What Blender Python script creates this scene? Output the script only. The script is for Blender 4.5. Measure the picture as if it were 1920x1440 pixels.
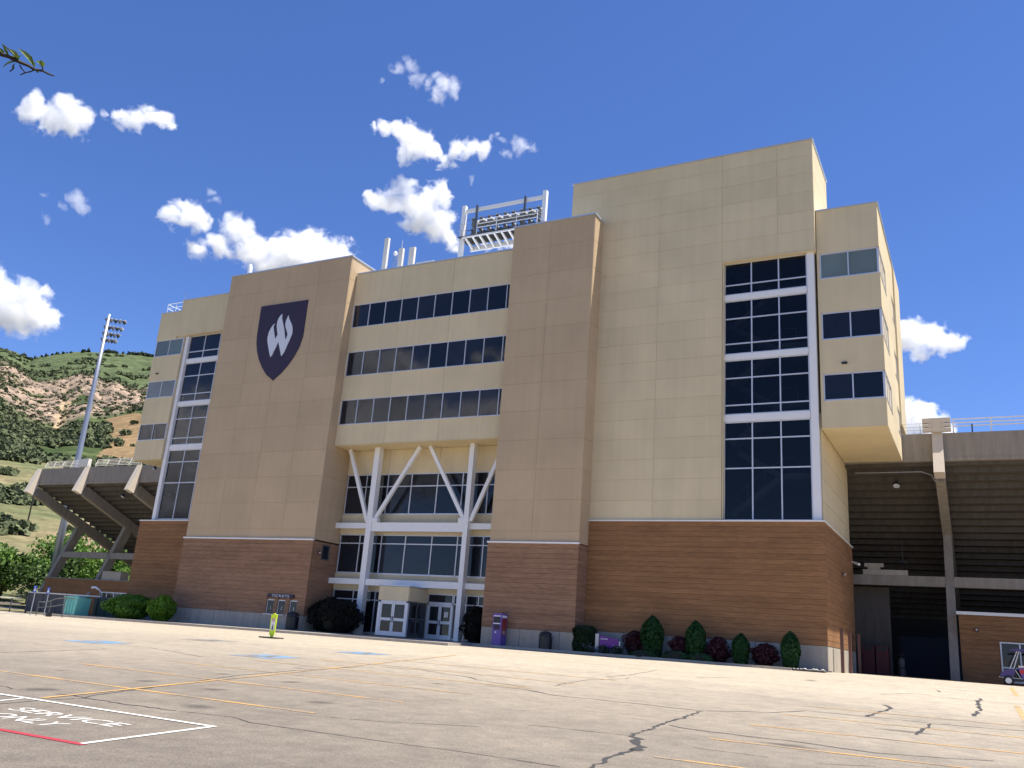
import bpy, bmesh, math, random
import numpy as np
from mathutils import Vector, Matrix, noise
random.seed(7); rng = np.random.default_rng(7)
for o in list(bpy.data.objects): bpy.data.objects.remove(o)
SC = bpy.context.scene; COL = SC.collection
R = math.radians

# ------------------------------------------------------------------ camera
cam_d = bpy.data.cameras.new('camera'); cam = bpy.data.objects.new('camera', cam_d); COL.objects.link(cam)
SC.camera = cam
cam_d.sensor_width = 36; cam_d.lens = 36*1627.89/1920; cam_d.clip_start = .1; cam_d.clip_end = 20000
def cam_axes(a, b, c):
    ca, sa = math.cos(a), math.sin(a)
    f = Vector((sa*math.cos(b), ca*math.cos(b), math.sin(b)))
    r = Vector((ca, -sa, 0)); u = r.cross(f)
    return r*math.cos(c)+u*math.sin(c), -r*math.sin(c)+u*math.cos(c), f
_r, _u, _f = cam_axes(-0.503842502, 0.288048066, 0.0755614576)
cam.matrix_world = Matrix(((_r.x,_u.x,-_f.x,0),(_r.y,_u.y,-_f.y,0),(_r.z,_u.z,-_f.z,1.6),(0,0,0,1)))

# ------------------------------------------------------------------ light
SUN = Vector((.31, .129, 1)).normalized()
SUN_EL = math.asin(SUN.z); SUN_ROT = math.atan2(SUN.x, SUN.y)
W = bpy.data.worlds.new('World'); SC.world = W; W.use_nodes = True
wn = W.node_tree.nodes; wl = W.node_tree.links; wn.clear()
sky = wn.new('ShaderNodeTexSky'); sky.sky_type = 'NISHITA'; sky.sun_disc = False
sky.sun_elevation = SUN_EL; sky.sun_rotation = SUN_ROT
sky.altitude = 1400; sky.air_density = 1.0; sky.dust_density = .25; sky.ozone_density = 2.6
bg = wn.new('ShaderNodeBackground'); bg.inputs[1].default_value = .075
wo = wn.new('ShaderNodeOutputWorld')
hsv = wn.new('ShaderNodeHueSaturation'); hsv.inputs['Saturation'].default_value = 1.12   # the phone's rendering of a clear high-altitude sky
wl.new(sky.outputs[0], hsv.inputs['Color']); tin = wn.new('ShaderNodeMix'); tin.data_type = 'RGBA'; tin.blend_type = 'MULTIPLY'; tin.inputs['Factor'].default_value = 1; tin.inputs['B'].default_value = (.77, .82, 1.09, 1)
wl.new(hsv.outputs[0], tin.inputs['A']); wl.new(tin.outputs['Result'], bg.inputs[0]); wl.new(bg.outputs[0], wo.inputs[0])
sd = bpy.data.lights.new('sun', 'SUN'); so = bpy.data.objects.new('sun', sd); COL.objects.link(so)
sd.energy = 4.6; sd.angle = R(.53); sd.color = (1, .94, .84)
so.rotation_euler = SUN.to_track_quat('Z', 'Y').to_euler()
vs = SC.view_settings; vs.view_transform = 'Standard'; vs.look = 'None'; vs.gamma = 1; vs.use_curve_mapping = False
vs.exposure = 1.15
SC.render.engine = 'CYCLES'
cy = SC.cycles; cy.max_bounces = 8; cy.diffuse_bounces = 4; cy.glossy_bounces = 3; cy.transmission_bounces = 4
cy.transparent_max_bounces = 8; cy.volume_bounces = 8; cy.use_denoising = True
cy.volume_step_rate = .6; cy.volume_max_steps = 256
cy.sample_clamp_indirect = 8

# ------------------------------------------------------------------ materials
def mat(name): 
    m = bpy.data.materials.new(name); m.use_nodes = True
    return m, m.node_tree.nodes, m.node_tree.links, m.node_tree.nodes['Principled BSDF']
def plain(name, col, rough=.6, metal=0., var=.12, scale=3., bump=0., bscale=40., fine=.0, spec=.5):
    """base colour with two octaves of soft mottling and an optional fine relief"""
    m, n, l, b = mat(name)
    b.inputs['Roughness'].default_value = rough; b.inputs['Metallic'].default_value = metal
    b.inputs['Specular IOR Level'].default_value = spec
    tc = n.new('ShaderNodeTexCoord')
    ns = n.new('ShaderNodeTexNoise'); ns.inputs['Scale'].default_value = scale; ns.inputs['Detail'].default_value = 6; ns.inputs['Roughness'].default_value = .65
    l.new(tc.outputs['Object'], ns.inputs['Vector'])
    mx = n.new('ShaderNodeMix'); mx.data_type = 'RGBA'
    mx.inputs['A'].default_value = (*[c*(1-var) for c in col], 1); mx.inputs['B'].default_value = (*[min(1, c*(1+var)) for c in col], 1)
    l.new(ns.outputs['Fac'], mx.inputs['Factor']); l.new(mx.outputs['Result'], b.inputs['Base Color'])
    if bump:
        n2 = n.new('ShaderNodeTexNoise'); n2.inputs['Scale'].default_value = bscale; n2.inputs['Detail'].default_value = 3
        l.new(tc.outputs['Object'], n2.inputs['Vector'])
        bp = n.new('ShaderNodeBump'); bp.inputs['Strength'].default_value = bump; bp.inputs['Distance'].default_value = .02
        l.new(n2.outputs['Fac'], bp.inputs['Height']); l.new(bp.outputs['Normal'], b.inputs['Normal'])
    return m
def stucco(name, col):
    """painted stucco panel: slight panel-to-panel tone, faint vertical rain streaks, fine grain"""
    m, n, l, b = mat(name); b.inputs['Roughness'].default_value = .9; b.inputs['Specular IOR Level'].default_value = .2
    tc = n.new('ShaderNodeTexCoord'); oi = n.new('ShaderNodeObjectInfo')
    mp = n.new('ShaderNodeMapping'); mp.inputs['Scale'].default_value = (2.2, 2.2, .12)
    l.new(tc.outputs['Object'], mp.inputs['Vector'])
    n1 = n.new('ShaderNodeTexNoise'); n1.inputs['Scale'].default_value = 1.2; n1.inputs['Detail'].default_value = 7
    l.new(mp.outputs['Vector'], n1.inputs['Vector'])
    n2 = n.new('ShaderNodeTexNoise'); n2.inputs['Scale'].default_value = .35; n2.inputs['Detail'].default_value = 4
    l.new(tc.outputs['Object'], n2.inputs['Vector'])
    ad = n.new('ShaderNodeMath'); ad.operation = 'MULTIPLY_ADD'; l.new(n1.outputs['Fac'], ad.inputs[0]); ad.inputs[1].default_value = .55; l.new(n2.outputs['Fac'], ad.inputs[2])
    a2 = n.new('ShaderNodeMath'); a2.operation = 'MULTIPLY_ADD'; l.new(oi.outputs['Random'], a2.inputs[0]); a2.inputs[1].default_value = .22; l.new(ad.outputs[0], a2.inputs[2])
    mr = n.new('ShaderNodeMapRange'); mr.inputs[1].default_value = .45; mr.inputs[2].default_value = 1.25
    l.new(a2.outputs[0], mr.inputs[0])
    mx = n.new('ShaderNodeMix'); mx.data_type = 'RGBA'
    mx.inputs['A'].default_value = (*[c*.87 for c in col], 1); mx.inputs['B'].default_value = (*[c*1.10 for c in col], 1)
    l.new(mr.outputs[0], mx.inputs['Factor']); l.new(mx.outputs['Result'], b.inputs['Base Color'])
    n3 = n.new('ShaderNodeTexNoise'); n3.inputs['Scale'].default_value = 60; l.new(tc.outputs['Object'], n3.inputs['Vector'])
    bp = n.new('ShaderNodeBump'); bp.inputs['Strength'].default_value = .15; bp.inputs['Distance'].default_value = .01
    l.new(n3.outputs['Fac'], bp.inputs['Height']); l.new(bp.outputs['Normal'], b.inputs['Normal'])
    return m
def brick(name, c1, c2, mortar, rand=.22):
    """split brick band: running bond print and relief on each course, course-to-course tone"""
    m, n, l, b = mat(name); b.inputs['Roughness'].default_value = .92; b.inputs['Specular IOR Level'].default_value = .2
    tc = n.new('ShaderNodeTexCoord'); sx = n.new('ShaderNodeSeparateXYZ'); l.new(tc.outputs['Object'], sx.inputs[0])
    ad = n.new('ShaderNodeMath'); ad.operation = 'ADD'; l.new(sx.outputs['X'], ad.inputs[0]); l.new(sx.outputs['Y'], ad.inputs[1])
    cb = n.new('ShaderNodeCombineXYZ'); l.new(ad.outputs[0], cb.inputs['X']); l.new(sx.outputs['Z'], cb.inputs['Y'])
    bt = n.new('ShaderNodeTexBrick'); bt.inputs['Scale'].default_value = 1; bt.inputs['Brick Width'].default_value = .4; bt.inputs['Row Height'].default_value = .0995
    bt.inputs['Mortar Size'].default_value = .008; bt.inputs['Mortar Smooth'].default_value = .3; bt.inputs['Bias'].default_value = 0
    bt.inputs['Color1'].default_value = (*c1, 1); bt.inputs['Color2'].default_value = (*c2, 1); bt.inputs['Mortar'].default_value = (*mortar, 1)
    l.new(cb.outputs[0], bt.inputs['Vector'])
    oi = n.new('ShaderNodeObjectInfo')
    mp = n.new('ShaderNodeMapping'); mp.inputs['Scale'].default_value = (.25, .25, 1.5); l.new(tc.outputs['Object'], mp.inputs['Vector'])
    ns = n.new('ShaderNodeTexNoise'); ns.inputs['Scale'].default_value = 1.4; ns.inputs['Detail'].default_value = 6; l.new(mp.outputs[0], ns.inputs['Vector'])
    a2 = n.new('ShaderNodeMath'); a2.operation = 'MULTIPLY_ADD'; l.new(oi.outputs['Random'], a2.inputs[0]); a2.inputs[1].default_value = rand; l.new(ns.outputs['Fac'], a2.inputs[2])
    hs = n.new('ShaderNodeHueSaturation'); l.new(bt.outputs['Color'], hs.inputs['Color'])
    mr = n.new('ShaderNodeMapRange'); mr.inputs[1].default_value = .3; mr.inputs[2].default_value = 1.0; mr.inputs[3].default_value = .78; mr.inputs[4].default_value = 1.2
    l.new(a2.outputs[0], mr.inputs[0]); l.new(mr.outputs[0], hs.inputs['Value'])
    l.new(hs.outputs['Color'], b.inputs['Base Color'])
    bp = n.new('ShaderNodeBump'); bp.inputs['Strength'].default_value = .5; bp.inputs['Distance'].default_value = .015; bp.invert = True
    l.new(bt.outputs['Fac'], bp.inputs['Height']); l.new(bp.outputs['Normal'], b.inputs['Normal'])
    return m
def concrete(name, col, streak=.25, scale=1.):
    m, n, l, b = mat(name); b.inputs['Roughness'].default_value = .9; b.inputs['Specular IOR Level'].default_value = .25
    tc = n.new('ShaderNodeTexCoord'); oi = n.new('ShaderNodeObjectInfo')
    mp = n.new('ShaderNodeMapping'); mp.inputs['Scale'].default_value = (3*scale, 3*scale, .35*scale); l.new(tc.outputs['Object'], mp.inputs['Vector'])
    n1 = n.new('ShaderNodeTexNoise'); n1.inputs['Scale'].default_value = 1; n1.inputs['Detail'].default_value = 8; n1.inputs['Roughness'].default_value = .7; l.new(mp.outputs[0], n1.inputs['Vector'])
    n2 = n.new('ShaderNodeTexNoise'); n2.inputs['Scale'].default_value = 14*scale; n2.inputs['Detail'].default_value = 5; l.new(tc.outputs['Object'], n2.inputs['Vector'])
    ad = n.new('ShaderNodeMath'); ad.operation = 'MULTIPLY_ADD'; l.new(n2.outputs['Fac'], ad.inputs[0]); ad.inputs[1].default_value = .4; l.new(n1.outputs['Fac'], ad.inputs[2])
    mr = n.new('ShaderNodeMapRange'); mr.inputs[1].default_value = .4; mr.inputs[2].default_value = 1.0; l.new(ad.outputs[0], mr.inputs[0])
    mx = n.new('ShaderNodeMix'); mx.data_type = 'RGBA'; l.new(mr.outputs[0], mx.inputs['Factor'])
    mx.inputs['A'].default_value = (*[c*(1-streak) for c in col], 1); mx.inputs['B'].default_value = (*[c*(1+streak*.7) for c in col], 1)
    l.new(mx.outputs['Result'], b.inputs['Base Color'])
    bp = n.new('ShaderNodeBump'); bp.inputs['Strength'].default_value = .25; bp.inputs['Distance'].default_value = .01
    l.new(n2.outputs['Fac'], bp.inputs['Height']); l.new(bp.outputs['Normal'], b.inputs['Normal'])
    return m
def glass_dark(name, col=(.010, .012, .018), wave=.02):
    """tinted office glass seen from outside: near black body under a clear, very slightly wavy reflecting face"""
    m, n, l, b = mat(name); b.inputs['Base Color'].default_value = (*col, 1); b.inputs['Roughness'].default_value = .02; b.inputs['IOR'].default_value = 1.45
    oi = n.new('ShaderNodeObjectInfo'); tc0 = n.new('ShaderNodeTexCoord'); nb = n.new('ShaderNodeTexNoise'); nb.inputs['Scale'].default_value = .8; nb.inputs['Detail'].default_value = 3; l.new(tc0.outputs['Object'], nb.inputs['Vector'])
    mu = n.new('ShaderNodeMath'); mu.operation = 'MULTIPLY'; l.new(oi.outputs['Random'], mu.inputs[0]); l.new(nb.outputs['Fac'], mu.inputs[1])
    cm = n.new('ShaderNodeMix'); cm.data_type = 'RGBA'; cm.inputs['A'].default_value = (*[c*.6 for c in col], 1); cm.inputs['B'].default_value = (*[min(1, c*2.6+.004) if c < .05 else c*1.15 for c in col], 1); l.new(mu.outputs[0], cm.inputs['Factor']); l.new(cm.outputs['Result'], b.inputs['Base Color'])
    tc = n.new('ShaderNodeTexCoord'); ns = n.new('ShaderNodeTexNoise'); ns.inputs['Scale'].default_value = .5; ns.inputs['Detail'].default_value = 1
    l.new(tc.outputs['Object'], ns.inputs['Vector'])
    bp = n.new('ShaderNodeBump'); bp.inputs['Strength'].default_value = wave; bp.inputs['Distance'].default_value = .2
    l.new(ns.outputs['Fac'], bp.inputs['Height']); l.new(bp.outputs['Normal'], b.inputs['Normal'])
    return m
def glass_clear(name, tint=(.30, .36, .42)):
    m, n, l, b = mat(name)
    out = n['Material Output']; n.remove(b)
    tr = n.new('ShaderNodeBsdfTransparent'); tr.inputs[0].default_value = (*tint, 1)
    gl = n.new('ShaderNodeBsdfGlossy'); gl.inputs['Roughness'].default_value = .02
    fr = n.new('ShaderNodeFresnel'); fr.inputs[0].default_value = 1.40
    ms = n.new('ShaderNodeMixShader'); l.new(fr.outputs[0], ms.inputs[0]); l.new(tr.outputs[0], ms.inputs[1]); l.new(gl.outputs[0], ms.inputs[2]); l.new(ms.outputs[0], out.inputs[0])
    return m
def leafmat(name, c1, c2, trans=.25, rough=.55):
    m, n, l, b = mat(name); b.inputs['Roughness'].default_value = rough; b.inputs['Specular IOR Level'].default_value = .3
    g = n.new('ShaderNodeNewGeometry'); tc = n.new('ShaderNodeTexCoord')
    ns = n.new('ShaderNodeTexNoise'); ns.inputs['Scale'].default_value = 1.3; ns.inputs['Detail'].default_value = 2; l.new(tc.outputs['Object'], ns.inputs['Vector'])
    ad = n.new('ShaderNodeMath'); ad.operation = 'MULTIPLY_ADD'; l.new(g.outputs['Random Per Island'], ad.inputs[0]); ad.inputs[1].default_value = .6
    sb = n.new('ShaderNodeMath'); sb.operation = 'MULTIPLY'; l.new(ns.outputs['Fac'], sb.inputs[0]); sb.inputs[1].default_value = .5; l.new(sb.outputs[0], ad.inputs[2])
    mx = n.new('ShaderNodeMix'); mx.data_type = 'RGBA'; l.new(ad.outputs[0], mx.inputs['Factor'])
    mx.inputs['A'].default_value = (*c1, 1); mx.inputs['B'].default_value = (*c2, 1); l.new(mx.outputs['Result'], b.inputs['Base Color'])
    if trans:
        out = n['Material Output']; t = n.new('ShaderNodeBsdfTranslucent'); l.new(mx.outputs['Result'], t.inputs[0])
        ms = n.new('ShaderNodeMixShader'); ms.inputs[0].default_value = trans; l.new(b.outputs[0], ms.inputs[1]); l.new(t.outputs[0], ms.inputs[2]); l.new(ms.outputs[0], out.inputs[0])
    return m

M = {}
M['cream'] = stucco('cream_stucco', (.68, .565, .355))
M['tan'] = stucco('tan_stucco', (.525, .393, .246))
M['brick'] = brick('banded_brick', (.33, .17, .076), (.272, .138, .062), (.23, .13, .07))
M['brick2'] = brick('tower_brick', (.345, .195, .115), (.27, .152, .09), (.31, .205, .135))
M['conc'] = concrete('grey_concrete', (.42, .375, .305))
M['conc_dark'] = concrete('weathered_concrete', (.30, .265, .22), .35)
M['conc_under'] = concrete('shade_toned_concrete', (.115, .10, .086), .4)  # darker copy of the concrete, shade under the stands put into its colour
M['conc_walk'] = concrete('walk_concrete', (.34, .31, .27), .15)
M['white'] = plain('white_paint', (.82, .81, .78), .5, var=.05)
M['offwhite'] = plain('offwhite_paint', (.70, .66, .58), .6, var=.08)
M['finpaint'] = plain('fin_paint', (.58, .51, .42), .75, var=.14, scale=1.2)
M['alum'] = plain('aluminium_frame', (.62, .64, .68), .4, .3, var=.04)
M['flash'] = plain('roof_flashing', (.50, .55, .64), .45, .4, var=.06)
M['gal'] = plain('galvanised_steel', (.36, .38, .42), .45, .6, var=.15, scale=1.)
M['darkmetal'] = plain('dark_metal', (.035, .036, .04), .5, .3)
M['greymetal'] = plain('grey_metal', (.12, .125, .125), .5, .2)
M['glass'] = glass_dark('office_glass')
M['glass_blind'] = glass_dark('glass_over_blind', (.21, .275, .265))
M['glass_pale'] = glass_dark('glass_over_pale_blind', (.27, .30, .285))
M['stairglass'] = glass_clear('stair_glass', (.42, .43, .44))
M['roof'] = plain('roof_membrane', (.45, .43, .40), .9)
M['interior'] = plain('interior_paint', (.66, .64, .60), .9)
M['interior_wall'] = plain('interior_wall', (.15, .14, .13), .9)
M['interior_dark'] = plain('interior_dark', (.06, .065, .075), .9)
M['purple'] = plain('purple_paint', (.13, .07, .33), .4, var=.06)
M['purple_dark'] = plain('purple_dark', (.022, .009, .034), .5, var=.05)
M['purple_mid'] = plain('purple_cart_paint', (.055, .036, .17), .4, var=.05)
M['purple_sign'] = plain('purple_sign', (.16, .02, .25), .4)
M['emblem_white'] = plain('emblem_white', (.66, .69, .74), .5, var=.04)
M['black'] = plain('black_plastic', (.012, .013, .015), .45)
M['lime'] = plain('fluorescent_lime', (.72, .92, .03), .5, var=.04)
M['exit_sign_yellow'] = plain('exit_sign_yellow', (.8, .68, .25), .6)
M['red'] = plain('red_print', (.45, .03, .03), .5)
M['poster'] = plain('poster_print', (.25, .035, .03), .4, var=.9, scale=5)
M['brownmetal'] = plain('brown_metal', (.13, .065, .05), .5)
M['teal'] = plain('teal_paint', (.16, .50, .43), .5, var=.08)
M['darkgreen'] = plain('dark_green_paint', (.018, .05, .045), .55, var=.25)
M['charcoal'] = plain('charcoal_panel', (.06, .062, .065), .65, var=.15)
M['brownpanel'] = plain('brown_panel', (.16, .12, .115), .7)
M['blue_sign'] = plain('blue_sign', (.03, .09, .5), .4)
M['lamp'] = plain('lamp_reflector', (.17, .18, .185), .55, .2)
M['lamp_glass'] = plain('lamp_lens', (.55, .57, .6), .15)
M['rubber'] = plain('tyre_rubber', (.012, .012, .013), .8)
M['bark'] = plain('bark', (.07, .05, .035), .9, var=.3, scale=9)
M['twig'] = plain('twig_bark', (.035, .025, .018), .85, var=.3, scale=20)
M['yellow_line'] = None
M['mulch'] = plain('mulch', (.05, .035, .025), 1., var=.5, scale=12)
M['rockw'] = plain('white_stone', (.42, .40, .36), .9, var=.3)
M['steelred'] = plain('vending_red', (.09, .006, .010), .5)
M['wallblue'] = plain('blue_grey_wall', (.022, .028, .042), .8)  # bluish wall, its colour darkened to carry the concourse shade
M['voidwall'] = plain('shade_toned_wall', (.03, .03, .03), .9)  # shade under the stand put into a near-black wall colour
M['leaf_dark'] = leafmat('leaf_dark', (.012, .024, .008), (.028, .055, .014))
M['leaf_black'] = leafmat('leaf_blackish', (.006, .006, .005), (.014, .013, .009), 0, .95)
M['leaf_cone'] = leafmat('leaf_clipped', (.010, .040, .008), (.022, .085, .014), .15)
M['leaf_bush'] = leafmat('leaf_bush', (.05, .13, .012), (.13, .28, .022))
M['leaf_lime'] = leafmat('leaf_lime', (.07, .16, .010), (.17, .32, .02))
M['leaf_red'] = leafmat('leaf_burgundy', (.03, .008, .012), (.075, .016, .022), .15)
M['leaf_low'] = leafmat('leaf_low', (.018, .06, .015), (.04, .115, .03), .15)
M['leaf_tree'] = leafmat('leaf_tree', (.05, .115, .018), (.17, .29, .055), .35)
M['leaf_tree2'] = leafmat('leaf_tree_dark', (.028, .062, .014), (.085, .15, .036), .25)
M['leaf_twig'] = leafmat('leaf_twig', (.06, .10, .015), (.16, .21, .04), .35)
M['flower'] = leafmat('flower', (.25, .2, .4), (.6, .5, .55), .2)
M['shade_core'] = plain('shade_mass', (.02, .022, .012), 1.)

# ------------------------------------------------------------------ mesh helper
ORI = {}
def root_of(o):
    while o.parent: o = o.parent
    return o
def props(o, label=None, cat=None, group=None, kind=None):
    if label: o['label'] = label
    if cat: o['category'] = cat
    if group: o['group'] = group
    if kind: o['kind'] = kind
    return o
def thing(name, label, cat, loc, group=None):
    o = bpy.data.objects.new(name, None); COL.objects.link(o); o.location = loc; o.empty_display_size = .3
    ORI[o.name] = Vector(loc); return props(o, label, cat, group)
FRONT = lambda Y: (lambda u, d, v: (u, Y+d, v))       # face towards -Y, d goes inwards
SIDE = lambda X: (lambda u, d, v: (X-d, u, v))        # face towards +X, u runs along Y
class MB:
    def __init__(s, f=None): s.v = []; s.f = []; s.m = f
    def pt(s, p): s.v.append(tuple(s.m(*p)) if s.m else tuple(p)); return len(s.v)-1
    def box(s, a0, b0, c0, a1, b1, c1):
        i = len(s.v)
        for p in ((a0,b0,c0),(a1,b0,c0),(a1,b1,c0),(a0,b1,c0),(a0,b0,c1),(a1,b0,c1),(a1,b1,c1),(a0,b1,c1)): s.pt(p)
        s.f += [tuple(i+k for k in q) for q in ((0,3,2,1),(4,5,6,7),(0,1,5,4),(1,2,6,5),(2,3,7,6),(3,0,4,7))]
        return s
    def prism(s, poly, e):
        """poly: 3d points of one face, e: extrusion vector"""
        i = len(s.v); n = len(poly)
        for p in poly: s.pt(p)
        for p in poly: s.pt((p[0]+e[0], p[1]+e[1], p[2]+e[2]))
        s.f.append(tuple(range(i+n-1, i-1, -1))); s.f.append(tuple(range(i+n, i+2*n)))
        for k in range(n): s.f.append((i+k, i+(k+1) % n, i+n+(k+1) % n, i+n+k))
        return s
    def bar(s, p0, p1, w, h=None, up=(0,0,1)):
        h = h or w; a, b = Vector(p0), Vector(p1); d = (b-a).normalized(); u = Vector(up)
        if abs(d.dot(u)) > .98: u = Vector((0,1,0))
        x = d.cross(u).normalized()*w/2; y = x.cross(d).normalized()*h/2
        s.prism([a-x-y, a+x-y, a+x+y, a-x+y], b-a); return s
    def tube(s, pts, r, n=8, cap=True):
        """round bar through pts; r a number or one radius per point"""
        pts = [Vector(p) for p in pts]; rr = r if hasattr(r, '__len__') else [r]*len(pts); i0 = len(s.v); u = None
        for k, p in enumerate(pts):
            d = (pts[min(k+1, len(pts)-1)]-pts[max(k-1, 0)]).normalized()
            if u is None: u = d.orthogonal().normalized()
            u = (u-d*u.dot(d)).normalized(); w = d.cross(u)
            for j in range(n):
                t = 2*math.pi*j/n; s.pt(p+(u*math.cos(t)+w*math.sin(t))*rr[k])
        for k in range(len(pts)-1):
            for j in range(n): s.f.append((i0+k*n+j, i0+k*n+(j+1) % n, i0+(k+1)*n+(j+1) % n, i0+(k+1)*n+j))
        if cap: s.f.append(tuple(i0+j for j in range(n-1, -1, -1))); s.f.append(tuple(i0+(len(pts)-1)*n+j for j in range(n)))
        return s
    def lathe(s, c, prof, n=16, axis=(0,0,1)):
        """prof: (radius, height) pairs along axis from c"""
        ax = Vector(axis).normalized(); u = ax.orthogonal().normalized(); w = ax.cross(u); c = Vector(c); i0 = len(s.v)
        for r, h in prof:
            for j in range(n):
                t = 2*math.pi*j/n; s.pt(c+ax*h+(u*math.cos(t)+w*math.sin(t))*r)
        for k in range(len(prof)-1):
            for j in range(n): s.f.append((i0+k*n+j, i0+k*n+(j+1) % n, i0+(k+1)*n+(j+1) % n, i0+(k+1)*n+j))
        s.f.append(tuple(i0+j for j in range(n-1, -1, -1))); s.f.append(tuple(i0+(len(prof)-1)*n+j for j in range(n)))
        return s
    def build(s, name, m, parent=None, label=None, smooth=False):
        o0 = Vector((0,0,0))
        if parent: o0 = ORI.get(root_of(parent).name, o0)
        me = bpy.data.meshes.new(name); me.from_pydata([(v[0]-o0.x, v[1]-o0.y, v[2]-o0.z) for v in s.v], [], s.f)
        bm = bmesh.new(); bm.from_mesh(me); bmesh.ops.recalc_face_normals(bm, faces=bm.faces); bm.to_mesh(me); bm.free()
        me.materials.append(m if not isinstance(m, str) else M[m])
        if smooth: me.polygons.foreach_set('use_smooth', [True]*len(me.polygons))
        o = bpy.data.objects.new(name, me); COL.objects.link(o)
        if parent: o.parent = parent
        if label: o['label'] = label
        return o
def dup(root, loc, rotz=None, label=None, sub=True):
    r = root.copy(); COL.objects.link(r); r.location = loc; ORI[r.name] = Vector(loc)
    if rotz is not None: r.rotation_euler.z = rotz
    if label: r['label'] = label
    for ch in list(root.children):
        c = ch.copy(); COL.objects.link(c); c.parent = r
        for g in ch.children:
            d = g.copy(); COL.objects.link(d); d.parent = c
    return r
def single(mb, name, m, label, cat, group=None, smooth=False):
    """a thing that is one mesh, its origin moved to the middle of its base"""
    o = mb.build(name, m, None, None, smooth)
    vs_ = [v.co for v in o.data.vertices]
    c = Vector(((min(v.x for v in vs_)+max(v.x for v in vs_))/2, (min(v.y for v in vs_)+max(v.y for v in vs_))/2, min(v.z for v in vs_)))
    o.data.transform(Matrix.Translation(-c)); o.location = c; ORI[o.name] = c
    return props(o, label, cat, group)
def text_mesh(txt, size, depth=.004):
    cu = bpy.data.curves.new('lettering', 'FONT'); cu.body = txt; cu.size = size; cu.extrude = depth; cu.align_x = 'CENTER'
    to = bpy.data.objects.new('lettering', cu); COL.objects.link(to)
    dg = bpy.context.evaluated_depsgraph_get(); me = bpy.data.meshes.new_from_object(to.evaluated_get(dg))
    bpy.data.objects.remove(to); bpy.data.curves.remove(cu); return me
def text(txt, size, loc, m, parent, rot=(math.pi/2, 0, 0), sx=1., sy=1., depth=.004, name='lettering'):
    me = text_mesh(txt, size, depth); me.transform(Matrix.Diagonal((sx, sy, 1, 1)))
    me.materials.clear(); me.materials.append(M[m] if isinstance(m, str) else m)
    o = bpy.data.objects.new(name, me); COL.objects.link(o); o.parent = parent
    o.location = Vector(loc)-(ORI.get(root_of(parent).name, Vector((0,0,0))) if parent else Vector((0,0,0))); o.rotation_euler = rot
    return o

# ------------------------------------------------------------------ ground
def s_of(X):
    t = (-32-X)/8.; sp = 8*math.log1p(math.exp(t)) if t < 30 else 8*t
    return max(.03-.00017*sp, .012)
def gz(X, Y): return s_of(X)*(max(min(Y, 49.), -40)-6)
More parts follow.
